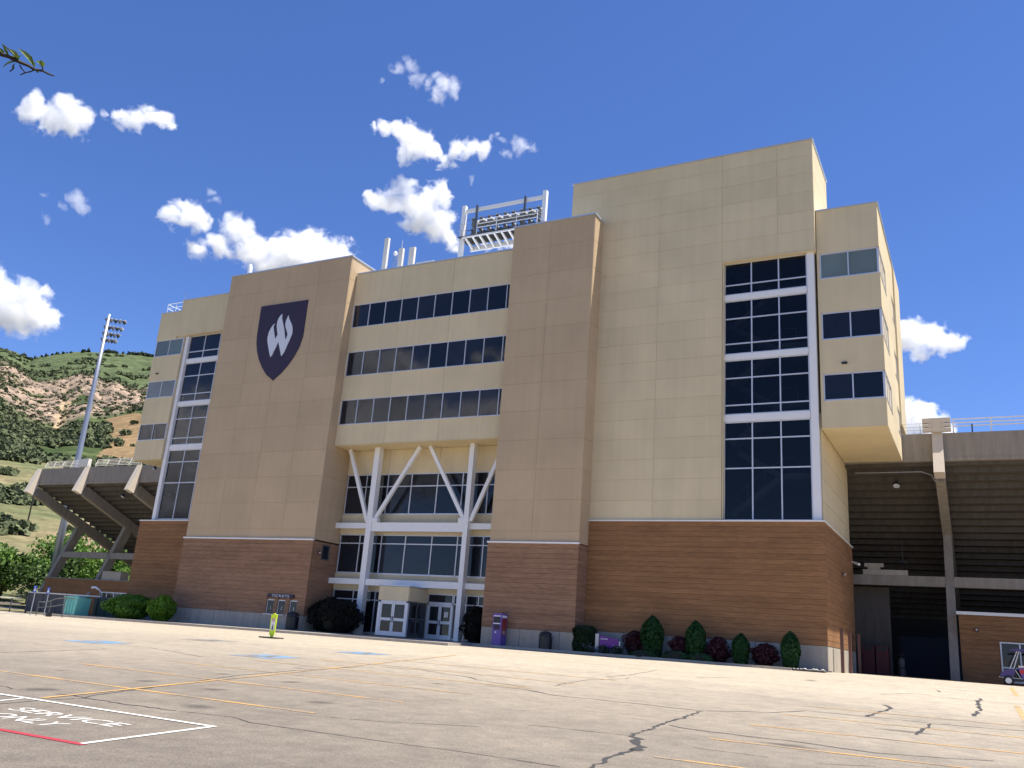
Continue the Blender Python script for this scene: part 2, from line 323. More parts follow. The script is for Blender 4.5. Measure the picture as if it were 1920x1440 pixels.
# ------------------------------------------------------------------ parking lot
def asphalt():
    m, n, l, b = mat('old_asphalt'); b.inputs['Specular IOR Level'].default_value = .45
    tc = n.new('ShaderNodeTexCoord')
    def nz(sc, det, rg=.6, vec=None):
        x = n.new('ShaderNodeTexNoise'); x.inputs['Scale'].default_value = sc; x.inputs['Detail'].default_value = det; x.inputs['Roughness'].default_value = rg
        l.new(vec if vec else tc.outputs['Object'], x.inputs['Vector']); return x
    mp = n.new('ShaderNodeMapping'); mp.inputs['Scale'].default_value = (.12, .55, 1); l.new(tc.outputs['Object'], mp.inputs['Vector'])
    big = nz(.35, 5, .6); drag = nz(1., 6, .65, mp.outputs[0]); mid = nz(2.3, 6, .7); fine = nz(34, 4, .85)
    vo = n.new('ShaderNodeTexVoronoi'); vo.inputs['Scale'].default_value = 48; l.new(tc.outputs['Object'], vo.inputs['Vector'])
    def ramp(src, a, b_):
        r_ = n.new('ShaderNodeMapRange'); r_.inputs[1].default_value = a; r_.inputs[2].default_value = b_; l.new(src, r_.inputs[0]); return r_.outputs[0]
    # paler towards the building: grazing-light brightening of the far asphalt painted into the colour
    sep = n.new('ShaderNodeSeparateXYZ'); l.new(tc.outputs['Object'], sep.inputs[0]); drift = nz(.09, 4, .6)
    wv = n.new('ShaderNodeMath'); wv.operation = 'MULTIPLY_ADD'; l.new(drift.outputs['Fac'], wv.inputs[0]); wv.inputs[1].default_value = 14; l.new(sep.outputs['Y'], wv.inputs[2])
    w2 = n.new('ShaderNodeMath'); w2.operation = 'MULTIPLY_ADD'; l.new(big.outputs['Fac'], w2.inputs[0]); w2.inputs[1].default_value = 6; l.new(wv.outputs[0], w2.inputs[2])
    graze_light = ramp(w2.outputs[0], 15, 44)
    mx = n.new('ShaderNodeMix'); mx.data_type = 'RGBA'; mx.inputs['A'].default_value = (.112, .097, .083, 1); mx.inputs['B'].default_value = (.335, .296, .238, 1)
    l.new(graze_light, mx.inputs['Factor'])
    m2 = n.new('ShaderNodeMix'); m2.data_type = 'RGBA'; m2.blend_type = 'MULTIPLY'; m2.inputs['Factor'].default_value = 1
    cr = n.new('ShaderNodeValToRGB'); cr.color_ramp.elements[0].position = .3; cr.color_ramp.elements[0].color = (.88, .875, .87, 1); cr.color_ramp.elements[1].position = .68; cr.color_ramp.elements[1].color = (1.08, 1.07, 1.05, 1)
    l.new(drag.outputs['Fac'], cr.inputs[0]); l.new(mx.outputs['Result'], m2.inputs['A']); l.new(cr.outputs[0], m2.inputs['B'])
    m3 = n.new('ShaderNodeMix'); m3.data_type = 'RGBA'; m3.blend_type = 'MULTIPLY'; m3.inputs['Factor'].default_value = .75
    c3 = n.new('ShaderNodeValToRGB'); c3.color_ramp.elements[0].position = .32; c3.color_ramp.elements[0].color = (.72, .72, .72, 1); c3.color_ramp.elements[1].position = .66; c3.color_ramp.elements[1].color = (1.18, 1.17, 1.15, 1)
    l.new(mid.outputs['Fac'], c3.inputs[0]); l.new(m2.outputs['Result'], m3.inputs['A']); l.new(c3.outputs[0], m3.inputs['B'])
    m4 = n.new('ShaderNodeMix'); m4.data_type = 'RGBA'; m4.blend_type = 'MULTIPLY'; m4.inputs['Factor'].default_value = 1
    c4 = n.new('ShaderNodeValToRGB'); e = c4.color_ramp.elements; e[0].position = .25; e[0].color = (.35, .35, .37, 1); e[1].position = .75; e[1].color = (1.7, 1.67, 1.6, 1)
    l.new(fine.outputs['Fac'], c4.inputs[0]); l.new(m3.outputs['Result'], m4.inputs['A']); l.new(c4.outputs[0], m4.inputs['B'])
    l.new(m4.outputs['Result'], b.inputs['Base Color'])
    b.inputs['Roughness'].default_value = .72; 
    bp = n.new('ShaderNodeBump'); bp.inputs['Strength'].default_value = .6; bp.inputs['Distance'].default_value = .012
    l.new(vo.outputs['Distance'], bp.inputs['Height']); l.new(bp.outputs['Normal'], b.inputs['Normal'])
    return m
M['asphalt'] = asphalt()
def paint(name, col, wear=.5):
    """road paint rubbed through to the asphalt in specks"""
    m, n, l, b = mat(name); b.inputs['Roughness'].default_value = .7
    tc = n.new('ShaderNodeTexCoord'); n1 = n.new('ShaderNodeTexNoise'); n1.inputs['Scale'].default_value = 22; n1.inputs['Detail'].default_value = 6; n1.inputs['Roughness'].default_value = .75
    n2 = n.new('ShaderNodeTexNoise'); n2.inputs['Scale'].default_value = 1.1; n2.inputs['Detail'].default_value = 3
    l.new(tc.outputs['Object'], n1.inputs['Vector']); l.new(tc.outputs['Object'], n2.inputs['Vector'])
    ad = n.new('ShaderNodeMath'); ad.operation = 'MULTIPLY_ADD'; l.new(n2.outputs['Fac'], ad.inputs[0]); ad.inputs[1].default_value = .7; l.new(n1.outputs['Fac'], ad.inputs[2])
    r_ = n.new('ShaderNodeMapRange'); r_.inputs[1].default_value = wear; r_.inputs[2].default_value = wear+.22; l.new(ad.outputs[0], r_.inputs[0])
    mx = n.new('ShaderNodeMix'); mx.data_type = 'RGBA'; mx.inputs['A'].default_value = (.19, .165, .14, 1); mx.inputs['B'].default_value = (*col, 1)
    l.new(r_.outputs[0], mx.inputs['Factor']); l.new(mx.outputs['Result'], b.inputs['Base Color'])
    return m
M['yellow_line'] = paint('yellow_road_paint', (.52, .29, .075), .72)
M['white_line'] = paint('white_road_paint', (.60, .59, .56), .55)
M['red_line'] = paint('red_road_paint', (.30, .022, .035), .35)
M['blue_line'] = paint('blue_road_paint', (.10, .24, .42), .72)
M['pale_line'] = paint('pale_road_paint', (.25, .29, .33), .85)
M['seal'] = plain('crack_seal', (.030, .029, .030), .8, var=.3, scale=14)
def stainmat():
    m, n, l, b = mat('oil_stain'); b.inputs['Base Color'].default_value = (.045, .042, .04, 1); b.inputs['Roughness'].default_value = .6
    g = n.new('ShaderNodeTexCoord'); ns = n.new('ShaderNodeTexNoise'); ns.inputs['Scale'].default_value = 9; ns.inputs['Detail'].default_value = 7; ns.inputs['Roughness'].default_value = .75; l.new(g.outputs['Object'], ns.inputs['Vector'])
    gr = n.new('ShaderNodeTexGradient'); gr.gradient_type = 'SPHERICAL'; ms_ = n.new('ShaderNodeMapping'); ms_.inputs['Scale'].default_value = (.35, 1.6, 1); l.new(g.outputs['Object'], ms_.inputs['Vector']); l.new(ms_.outputs[0], ns.inputs['Vector']); mp = n.new('ShaderNodeMapping'); l.new(g.outputs['Generated'], mp.inputs['Vector'])
    mp.inputs['Location'].default_value = (-1, -1, 0); mp.inputs['Scale'].default_value = (2, 2, 0); l.new(mp.outputs[0], gr.inputs[0])
    mu = n.new('ShaderNodeMath'); mu.operation = 'MULTIPLY'; l.new(ns.outputs['Fac'], mu.inputs[0]); l.new(gr.outputs['Fac'], mu.inputs[1])
    r_ = n.new('ShaderNodeMapRange'); r_.inputs[1].default_value = .2; r_.inputs[2].default_value = .45; r_.inputs[4].default_value = .42; l.new(mu.outputs[0], r_.inputs[0]); l.new(r_.outputs[0], b.inputs['Alpha'])
    return m
M['stain'] = stainmat()

lot = bpy.data.meshes.new('parking_lot')
xs = np.concatenate([np.arange(-118, -36, 2.), np.arange(-36, 16, 1.), np.arange(16, 72, 4.)]); ys = np.concatenate([np.arange(-40, 0, 4.), np.arange(0, 49, 1.), np.arange(49, 97, 4.)])
V = [(x, y, gz(x, y)) for y in ys for x in xs]; nx = len(xs)
F = [(j*nx+i, j*nx+i+1, (j+1)*nx+i+1, (j+1)*nx+i) for j in range(len(ys)-1) for i in range(nx-1)]
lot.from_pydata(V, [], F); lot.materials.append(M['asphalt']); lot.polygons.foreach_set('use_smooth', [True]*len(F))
LOT = bpy.data.objects.new('parking_lot', lot); COL.objects.link(LOT); LOT['kind'] = 'structure'
def strip(pts, w, h, name, m, rough=0., closed=False, mx=.5):
    """flat sheet that follows the lot surface h above it along pts; w width, rough: ragged edge"""
    P = []
    for a, b in zip(pts[:-1], pts[1:]):
        L = math.dist(a, b); k = max(1, int(L/mx))
        for i in range(k): P.append((a[0]+(b[0]-a[0])*i/k, a[1]+(b[1]-a[1])*i/k))
    P.append(pts[-1]); v = []; f = []
    for i, p in enumerate(P):
        a = P[max(i-1, 0)]; b = P[min(i+1, len(P)-1)]; d = Vector((b[0]-a[0], b[1]-a[1])).normalized(); nrm = Vector((-d.y, d.x))
        if rough: p = (p[0]+nrm.x*random.gauss(0, rough), p[1]+nrm.y*random.gauss(0, rough))
        for sgn in (-1, 1):
            ww = w/2*(1+(random.uniform(-.75, .5) if rough else 0)); x, y = p[0]+nrm.x*ww*sgn, p[1]+nrm.y*ww*sgn; v.append((x, y, gz(x, y)+h))
        if i: f.append((2*i-2, 2*i, 2*i+1, 2*i-1))
    me = bpy.data.meshes.new(name); me.from_pydata(v, [], f); me.materials.append(M[m])
    o = bpy.data.objects.new(name, me); COL.objects.link(o); o.parent = LOT; return o
for Y in (12.45, 15.45, 18.5, 21.6, 24.7, 27.8):
    strip([(-20.3, Y), (-10.2-.25*(Y > 14)-.2*(Y > 17), Y)], .1, .006, 'stall_line', 'yellow_line')
for Y in (12.65, 15.5, 18.5, 21.65, 24.8): strip([(-4.25, Y), (1.6, Y+.25)], .1, .006, 'stall_line', 'yellow_line')
strip([(-14.1, 10.1), (-17.5, 22.5), (-20.9, 34.6)], .1, .010, 'stall_line', 'yellow_line')
strip([(.75, 22), (.68, 33.5)], .16, .006, 'stall_line', 'yellow_line'); strip([(.84, 40.), (.82, 47.6)], .16, .006, 'stall_line', 'yellow_line')
strip([(-9.9, 9.92), (-17, 9.86)], .09, .010, 'service_bay_line', 'white_line'); strip([(-9.95, 9.87), (-9.73, 7.62)], .09, .008, 'service_bay_line', 'white_line')
strip([(-14.2, 9.81), (-13.85, 8.6)], .07, .008, 'service_bay_line', 'white_line')
strip([(-9.66, 7.6), (-17, 7.5)], .11, .006, 'fire_lane_line', 'red_line')
for word, x0, x1, y0, y1 in (('SERVICE', -13.08, -10.72, 8.80, 9.16), ('ONLY', -12.7, -11.2, 8.18, 8.56)):
    me = text_mesh(word, 1., 0)
    bw = [v.co.x for v in me.vertices]; bh = [v.co.y for v in me.vertices]
    for v in me.vertices:
        x = x0+(v.co.x-min(bw))/(max(bw)-min(bw))*(x1-x0); y = y0+(v.co.y-min(bh))/(max(bh)-min(bh))*(y1-y0)
        v.co = (x, y, gz(x, y)+.006)
    me.materials.clear(); me.materials.append(M['white_line'])
    o = bpy.data.objects.new('bay_lettering', me); COL.objects.link(o); o.parent = LOT
def access_mark(x, y, m='blue_line'):
    w = .85; k = 5
    v = [(x+(i/k*2-1)*w, y+(j/k*2-1)*w*1.05, gz(x, y)+s_of(x)*((j/k*2-1)*w*1.05)+.006) for j in range(k+1) for i in range(k+1)]
    f = [(j*(k+1)+i, j*(k+1)+i+1, (j+1)*(k+1)+i+1, (j+1)*(k+1)+i) for j in range(k) for i in range(k)]
    me = bpy.data.meshes.new('accessible_square'); me.from_pydata(v, [], f); me.materials.append(M[m])
    o = bpy.data.objects.new('accessible_square', me); COL.objects.link(o); o.parent = LOT
    Z = lambda px, py: (x+px, y+py, gz(x, y)+s_of(x)*py+.011)
    v = []; f = []
    def ln(a, b, t=.1):
        a, b = Vector(a), Vector(b); d = (b-a).normalized(); nn = Vector((-d.y, d.x))*t/2; i = len(v)
        for q in (a-nn, a+nn, b+nn, b-nn): v.append(Z(q.x, q.y))
        f.append((i, i+3, i+2, i+1))
    arc = [(-.1+.36*math.cos(t), -.25+.36*math.sin(t)) for t in np.linspace(2.3, 6.6, 12)]
    for a, b in zip(arc[:-1], arc[1:]): ln(a, b)
    hd = [(-.12+.12*math.cos(t), .62+.12*math.sin(t)) for t in np.linspace(0, 6.283, 9)]
    for a, b in zip(hd[:-1], hd[1:]): ln(a, b, .09)
    for a, b in (((-.12, .48), (-.08, .02)), ((-.1, .25), (.22, .25)), ((-.08, .02), (.28, .02)), ((.28, .02), (.42, -.42)), ((.42, -.42), (.58, -.38))): ln(a, b)
    me = bpy.data.meshes.new('accessible_symbol'); me.from_pydata(v, [], f); me.materials.append(M['pale_line'])
    s_ = bpy.data.objects.new('accessible_symbol', me); COL.objects.link(s_); s_.parent = o
access_mark(-29.1, 22.65); access_mark(-30.7, 29.6, 'pale_line'); access_mark(-21.75, 23.6); access_mark(-22.6, 30.1)
CRACKS=[
 (0.1,[(-4.55, 11.03), (-4.71, 12.21), (-4.72, 12.92), (-4.71, 13.16)]),
 (0.2,[(-4.66, 12.99), (-4.88, 13.77), (-5.18, 14.48), (-5.33, 14.58)]),
 (0.085,[(-5.34, 14.56), (-5.39, 15.67), (-5.52, 16.96), (-5.6, 18.42), (-5.77, 20.37)]),
 (0.07,[(-5.36, 16.8), (-5.05, 16.62), (-4.53, 16.51), (-3.87, 16.52), (-2.95, 16.49), (-2.33, 16.35), (-1.74, 16.21), (-0.9, 16.57), (-0.07, 16.99)]),
 (0.07,[(-16.89, 23.83), (-15.91, 24.35), (-14.7, 23.69), (-13.52, 23.29), (-12.87, 22.63), (-11.44, 22.03), (-10.91, 21.79)]),
 (0.08,[(-11.8, 21.19), (-10.59, 21.15), (-9.4, 20.38), (-8.58, 20.42), (-7.26, 20.49), (-5.77, 20.37), (-5.01, 21.42), (-4.56, 21.57), (-4.02, 23.23), (-2.59, 23.37), (-2.36, 23.37), (-1.22, 23.21), (0.58, 23.64)]),
 (0.13,[(-2.64, 23.3), (-2.59, 25.13), (-2.38, 26.81), (-2.67, 28.03)]),
 (0.16,[(-0.46, 26.86), (-0.33, 29.96), (-0.44, 34.04), (-0.33, 35.95)]),
 (0.1,[(-1.37, 20.08), (-1.35, 21.13), (-1.21, 23.06)]),
 (0.05,[(-13.71, 9.12), (-13.81, 9.72), (-13.85, 10.13), (-13.83, 10.7)]),
 (0.06,[(-13.83, 10.7), (-14.11, 11.09), (-14.57, 12.32), (-15.22, 14.07), (-16.4, 16.97), (-17.02, 19.84), (-17.44, 23.32)]),
 (0.07,[(-13.83, 10.7), (-12.83, 10.68), (-11.66, 10.77)]),
 (0.03,[(-11.66, 10.77), (-10.58, 10.94), (-9.98, 10.7), (-9.04, 10.71), (-7.7, 10.74), (-6.86, 10.81), (-6.03, 10.84), (-4.85, 10.8)]),
 (0.04,[(-16.1, 10.63), (-15.97, 10.67), (-15.59, 10.56)]),
 (0.05,[(-14.6, 10.71), (-14.27, 10.78), (-13.83, 10.7)]),
 (0.035,[(-7.08, 14.33), (-6.65, 14.49), (-6.07, 14.52), (-5.37, 14.63)]),
 (0.05,[(-24.17, 15.74), (-24.68, 17.37), (-25.48, 20.18)]),
 (0.05,[(-28.17, 22.27), (-26.2, 22.5), (-21.86, 20.88)]),
 (0.06,[(-10.75, 23.27), (-11.04, 25.02), (-11.28, 26.79), (-10.81, 29.11), (-10.98, 29.78)]),
 (0.06,[(-11.25, 29.03), (-11.59, 29.29), (-11.54, 31.35), (-12.21, 36.32)]),
 (0.06,[(-3.31, 33.12), (-2.42, 35.7), (-1.95, 35.04), (-0.39, 34.12), (0.91, 34.56)]),
 (0.06,[(-9.77, 33.74), (-8.79, 35.82)]),
 (0.05,[(-19.89, 39.48), (-17.05, 40.06), (-13.43, 39.19)]),
 (0.03,[(-2.3, 14.07), (-1.57, 14.57)]),
 (0.025,[(-4.12, 14.13), (-2.99, 14.1)]),
 (0.03,[(-9.16, 27.79), (-6.33, 27.07), (-3.92, 25.86)]),
 (0.09,[(-1.9, 39.43), (-1.71, 37.99)]),
 (0.05,[(-17.03, 23.31), (-17.97, 22.91), (-18.44, 22.71)]),
 (0.03,[(-10.24, 12.09), (-9.0, 12.49), (-7.5, 13.4)]),
]
STAINS=[
 (-15.33,10.90,0.44,0.58),
 (-15.97,13.81,0.32,0.39),
 (-13.99,13.80,0.42,0.45),
 (-16.77,16.80,0.28,0.33),
 (-14.55,16.73,0.34,0.44),
 (-11.30,13.90,0.48,0.38),
 (-12.68,20.22,0.20,0.35),
 (-18.78,13.78,0.17,0.30),
 (-6.47,38.72,0.40,0.91),
 (-17.58,20.48,0.27,0.33),
 (-11.93,11.46,0.53,0.40),
 (-3.01,15.86,0.78,0.30),
 (-1.58,20.55,0.92,0.35),
]

for w, p in CRACKS: strip(p, w*.8, .004, 'crack_seal', 'seal', rough=min(.03, w*.3), mx=.14 if p[0][1] < 16 else .3)
for i, (x, y, rx, ry) in enumerate(STAINS):
    v = [(x+rx*1.3*a, y+ry*1.3*b, gz(x, y)+s_of(x)*ry*1.3*b+.0025) for a, b in ((-1,-1),(1,-1),(1,1),(-1,1))]
    me = bpy.data.meshes.new('oil_stain'); me.from_pydata(v, [], [(0,1,2,3)]); me.materials.append(M['stain'])
    o = bpy.data.objects.new('oil_stain', me); COL.objects.link(o); o.parent = LOT
# raised walk, kerb and planting bed along the building
def slab(x0, x1, yfun, y1, h, name, m, seg=1.5):
    n_ = max(1, int((x1-x0)/seg)); v = []; f = []
    for i in range(n_+1):
        x = x0+(x1-x0)*i/n_; y0 = yfun(x)
        v += [(x, y0, gz(x, y0)-.1), (x, y0, gz(x, y0)+h), (x, y1, gz(x, y1)+h), (x, y1, gz(x, y1)-.1)]
        if i: a = 4*i-4; b = 4*i; f += [(a, b, b+1, a+1), (a+1, b+1, b+2, a+2)]
    f += [(0, 1, 2, 3), (4*n_+3, 4*n_+2, 4*n_+1, 4*n_)]
    me = bpy.data.meshes.new(name); me.from_pydata(v, [], f); me.materials.append(M[m])
    o = bpy.data.objects.new(name, me); COL.objects.link(o); o['kind'] = 'structure'; return o
WALK_Y = lambda x: 44.6+.0*x
slab(-64, -27.4, WALK_Y, 51.6, .15, 'sidewalk', 'conc_walk')
slab(-64, -27.4, lambda x: 44.42, 44.597, .153, 'kerb', 'conc')
slab(-27.4, -7.3, lambda x: 47.4 if x < -21.3 else 47.75, 50.3, .06, 'planting_bed', 'mulch')
slab(-27.4, -8.9, lambda x: 47.25 if x < -21.4 else 47.6, 47.745, .12, 'kerb', 'conc')
slab(-92, -64, lambda x: 40.5+.12*(x+64), 60, .05, 'service_apron', 'conc_walk')

# ------------------------------------------------------------------ hills
AZ = np.arange(28, 84.01, .14); RR = np.concatenate([np.geomspace(100, 300, 60), np.geomspace(304, 900, 130), np.geomspace(910, 1500, 60), [1600, 1800, 2400]])
def itp(x, t): return float(np.interp(x, [a for a, _ in t], [b for _, b in t]))
RIDGE = [(28,15.2),(45,15.6),(52.17,15.26),(53.4,15.16),(54.75,14.95),(55.93,14.78),(57.07,14.5),(58.4,13.95),(58.86,13.66),(59.66,13.96),(60.48,14.0),(64,14.6),(84,13)]
RTOP = [(28,12.6),(45,13.2),(51.97,13.41),(52.41,13.24),(53.16,13.13),(53.61,13.35),(54.16,13.45),(54.55,13.2),(55.06,13.46),(55.48,13.61),(55.97,13.54),(56.63,13.18),(57.31,12.95),(57.75,12.7),(58.39,12.63),(59.0,12.85),(59.55,13.2),(60.02,13.32),(61,13.4),(84,12)]
RBOT = [(28,11.5),(52.17,11.96),(53.3,11.48),(54.0,11.16),(54.69,10.91),(55.15,10.96),(55.56,10.82),(56.2,10.39),(56.55,10.01),(57,10.09),(57.7,10.09),(58.45,10.3),(59.24,10.77),(59.86,11.11),(84,11)]
def fbm(x, y, z, o=5):
    return noise.fractal(Vector((x, y, z)), 1., 2.1, o)
hv = []; hc = []
for r in RR:
    for a in AZ:
        rb, rt, rg = itp(a, RBOT), itp(a, RTOP), itp(a, RIDGE)
        el = itp(math.log(r), [(math.log(100), .0), (math.log(115), .25), (math.log(135), .8), (math.log(165), 2.9), (math.log(300), 8.2), (math.log(560), rb), (math.log(800), rt), (math.log(900), rt-.45), (math.log(1500), rg), (math.log(2400), rg-5)])
        x, y = -r*math.sin(R(a)), r*math.cos(R(a))
        big = fbm(x/140, y/140, 3.1); det = fbm(x/22, y/22, 9.7); fin = fbm(x/7, y/7, 5.5, 3)
        rock = max(0, min(1, (el-rb)/.35+.6*big))*max(0, min(1, (rt-el)/.15+.3+.5*det)) if 520 < r < 880 else 0
        amp = .05 + .10*rock
        rid = noise.ridged_multi_fractal(Vector((x/38, y/38, 2.2)), 1., 2.2, 5, 1., 2.)
        el2 = el + (det*.6+big*.5)*amp*min(1, (r-100)/80) + (rid-1.1)*.24*rock+fin*.10*rock + (fin*.05 if r > 900 else 0)
        hv.append((x, y, 1.0+r*math.tan(R(el2))))
        # ground cover colours
        g1 = np.array((.105, .115, .055)); dry = np.array((.20, .165, .095)); scrub = np.array((.035, .055, .018)); tanc = np.array((.19, .132, .070)); rk = np.array((.285, .215, .16)); rkd = np.array((.11, .092, .075)); pink = np.array((.29, .175, .12))
        if r < 300:
            t = max(0, min(1, .45+1.4*det+.5*big)); c = g1*(1-t)+dry*t
            if det+.6*big > .42: c = np.array((.21, .155, .10))
        elif r < 560:
            tan_edge = 54.35-.55*math.sin((el-8.6)*1.1)+.25*det
            if a < tan_edge and 8.75+.12*det < el < 11.75: c = tanc*(1+.25*fin)
            else:
                t = max(0, min(1, .25+1.5*det)); c = scrub*(1-t)+np.array((.10, .12, .045))*t
                if a > 57.4 and fin+det*.8+.5*big > .32: c = pink if el > 9.0 else np.array((.22, .17, .10))
        elif r < 900:
            t = max(0, min(1, .60+2.4*fin+1.0*det)); c = rk*t+rkd*(1-t)  # rock darkened in its low spots, crevice shade put into the colour
            gr = 1-rock if rock < 1 else 0
            if det*1.2+fin < -.75: c = scrub*1.2
            c = c*(1-gr)+np.array((.05, .08, .03))*gr
            if 56.2 < a < 56.9 and el < 11.9 and abs(a-56.5-.25*det) < .16+.12*(11.9-el): c = np.array((.33, .25, .16))
        else:
            t = max(0, min(1, .5+.9*det+.5*fin)); c = np.array((.050, .070, .032))*(1-t)+np.array((.095, .122, .056))*t
        hc.append((*c, 1))
na = len(AZ)
hf = [(j*na+i, j*na+i+1, (j+1)*na+i+1, (j+1)*na+i) for j in range(len(RR)-1) for i in range(na-1)]
hm = bpy.data.meshes.new('hills'); hm.from_pydata(hv, [], hf)
ca = hm.color_attributes.new('cover', 'FLOAT_COLOR', 'POINT'); ca.data.foreach_set('color', np.array(hc, dtype=np.float32).ravel())
hm.polygons.foreach_set('use_smooth', [False]*len(hf))
m, n, l, b = mat('hill_cover'); at = n.new('ShaderNodeAttribute'); at.attribute_name = 'cover'; b.inputs['Roughness'].default_value = 1; b.inputs['Specular IOR Level'].default_value = .1
tc = n.new('ShaderNodeTexCoord'); ns = n.new('ShaderNodeTexNoise'); ns.inputs['Scale'].default_value = .28; ns.inputs['Detail'].default_value = 6; ns.inputs['Roughness'].default_value = .7; l.new(tc.outputs['Object'], ns.inputs['Vector'])
mr = n.new('ShaderNodeMapRange'); mr.inputs[1].default_value = .3; mr.inputs[2].default_value = .7; mr.inputs[3].default_value = .55; mr.inputs[4].default_value = 1.4; l.new(ns.outputs['Fac'], mr.inputs[0])
mx = n.new('ShaderNodeMix'); mx.data_type = 'RGBA'; mx.blend_type = 'MULTIPLY'; mx.inputs['Factor'].default_value = 1; l.new(at.outputs['Color'], mx.inputs['A']); l.new(mr.outputs[0], mx.inputs['B']); l.new(mx.outputs['Result'], b.inputs['Base Color'])
hm.materials.append(m); HILLS = bpy.data.objects.new('hills', hm); COL.objects.link(HILLS); HILLS['kind'] = 'structure'
# plain out to the horizon, a little lower than the lot
me = bpy.data.meshes.new('ground'); v = []; f = []
rad = [0, 60, 130, 400, 1500, 5000, 12000]; ng = 48
for r in rad:
    for k in range(ng): v.append((r*math.cos(2*math.pi*k/ng)-20, r*math.sin(2*math.pi*k/ng)+10, -1.6))
for j in range(len(rad)-1):
    for k in range(ng): f.append((j*ng+k, j*ng+(k+1) % ng, (j+1)*ng+(k+1) % ng, (j+1)*ng+k))
me.from_pydata(v, [], f); me.materials.append(plain('dry_grass_ground', (.15, .135, .075), 1., var=.4, scale=.2)); o = bpy.data.objects.new('ground', me); COL.objects.link(o); o['kind'] = 'structure'
# scrub oak clumps on the slopes: too many to count
def blobs(centres, name, m, jag=.35, sub=1):
    bm0 = bmesh.new(); bmesh.ops.create_icosphere(bm0, subdivisions=sub, radius=1); base = np.array([v.co[:] for v in bm0.verts]); fc = np.array([[v.index for v in f.verts] for f in bm0.faces]); bm0.free()
    vv = []; ff = []
    for i, (c, rad_) in enumerate(centres):
        k = 1+rng.normal(0, jag, (len(base), 1)); vv.append(base*k*np.array(rad_)+np.array(c)); ff.append(fc+i*len(base))
    vv = np.concatenate(vv); ff = np.concatenate(ff)
    me = bpy.data.meshes.new(name); me.from_pydata(vv.tolist(), [], ff.tolist()); me.materials.append(m); o = bpy.data.objects.new(name, me); COL.objects.link(o); o['kind'] = 'stuff'; return o
hvz = np.array(hv).reshape(len(RR), na, 3)
def hz(a, r):
    i = int(np.clip(np.searchsorted(RR, r), 1, len(RR)-1)); t = (r-RR[i-1])/(RR[i]-RR[i-1]); j = (a-AZ[0])/.14; j0 = int(np.clip(j, 0, na-2)); u = j-j0
    p = (hvz[i-1, j0]*(1-u)+hvz[i-1, j0+1]*u)*(1-t)+(hvz[i, j0]*(1-u)+hvz[i, j0+1]*u)*t; return p
cen = []
for k in range(15000):
    a = random.uniform(46, 64); q = random.random()
    r = random.uniform(150, 300) if q < .28 else random.uniform(300, 530) if q < .66 else random.uniform(560, 850) if q < .78 else random.uniform(920, 1500)
    p = hz(a, r); den = fbm(p[0]/(30 if r < 600 else 60), p[1]/(30 if r < 600 else 60), 7.3, 3)
    if r < 300 and den < .24: continue
    if 300 <= r < 560:
        e = math.degrees(math.atan2(p[2]-1.6, r))
        if a < 54.35-.55*math.sin((e-8.6)*1.1) and 8.8 < e < 11.7 and random.random() > .012: continue
        if den < -.12: continue
    if 560 < r < 900 and den < .12 and random.random() > .2: continue
    if r > 900 and (den < .15 or random.random() < .35): continue
    s_ = random.uniform(.7, 1.9) if r < 300 else random.uniform(1., 2.6) if r < 560 else random.uniform(.7, 1.9) if r < 900 else random.uniform(1.4, 3.8)
    cen.append(((p[0], p[1], p[2]+s_*.25), (s_*1.15, s_*1.15, s_*.8)))
def tufts(centres, name, m, k=24):
    """every shrub a loose heap of leaf-spray quads, all joined"""
    C_ = np.repeat(np.array([c for c, _ in centres]), k, 0); S_ = np.repeat(np.array([r_ for _, r_ in centres]), k, 0); n_ = len(C_)
    d = rng.normal(0, 1, (n_, 3)); d /= np.linalg.norm(d, axis=1, keepdims=True); d[:, 2] = np.abs(d[:, 2])*.9-.1; P = C_+d*S_*rng.uniform(.55, 1.05, (n_, 1))
    N = d+rng.normal(0, .55, (n_, 3)); N /= np.linalg.norm(N, axis=1, keepdims=True); T = np.cross(N, rng.normal(0, 1, (n_, 3))); T /= np.linalg.norm(T, axis=1, keepdims=True); Q = np.cross(N, T)
    h = S_[:, :1]*rng.uniform(.30, .62, (n_, 1)); v = np.stack([P-T*h, P-Q*h*.8, P+T*h, P+Q*h*.8], 1).reshape(-1, 3)
    me = bpy.data.meshes.new(name); me.vertices.add(n_*4); me.vertices.foreach_set('co', v.astype(np.float32).ravel()); me.loops.add(n_*4); me.loops.foreach_set('vertex_index', np.arange(n_*4, dtype=np.int32)); me.polygons.add(n_); me.polygons.foreach_set('loop_start', np.arange(0, n_*4, 4, dtype=np.int32)); me.update(calc_edges=True)
    me.materials.append(m); o = bpy.data.objects.new(name, me); COL.objects.link(o); o['kind'] = 'stuff'; return o
tufts(cen, 'hillside_scrub', leafmat('scrub_leaves', (.046, .062, .026), (.130, .150, .072), 0, .9))
cen = []
for k in range(1700):   # small dark scrub in the cracks of the rock face
    a = random.uniform(48, 64); r = random.uniform(575, 815); p = hz(a, r); s_ = random.uniform(.5, 1.3); cen.append(((p[0], p[1], p[2]+s_*.2), (s_*1.2, s_*1.2, s_)))
tufts(cen, 'rock_face_scrub', leafmat('rock_scrub_leaves', (.030, .032, .018), (.08, .085, .04), 0, .9), 9)
cen = []
for k in range(90):   # dark conifers along the skyline ridge
    a = random.choice([random.uniform(51.5, 58), random.uniform(54.4, 55.0), random.uniform(52.4, 53.6), random.uniform(57.2, 59.4)]); p = hz(a, 1490); s_ = random.uniform(1.6, 3.6); cen.append(((p[0], p[1], p[2]+s_*.6), (s_*.9, s_*.9, s_*1.2)))
blobs(cen, 'ridge_tree_line', leafmat('ridge_conifers', (.012, .02, .010), (.03, .042, .018), 0, 1.))
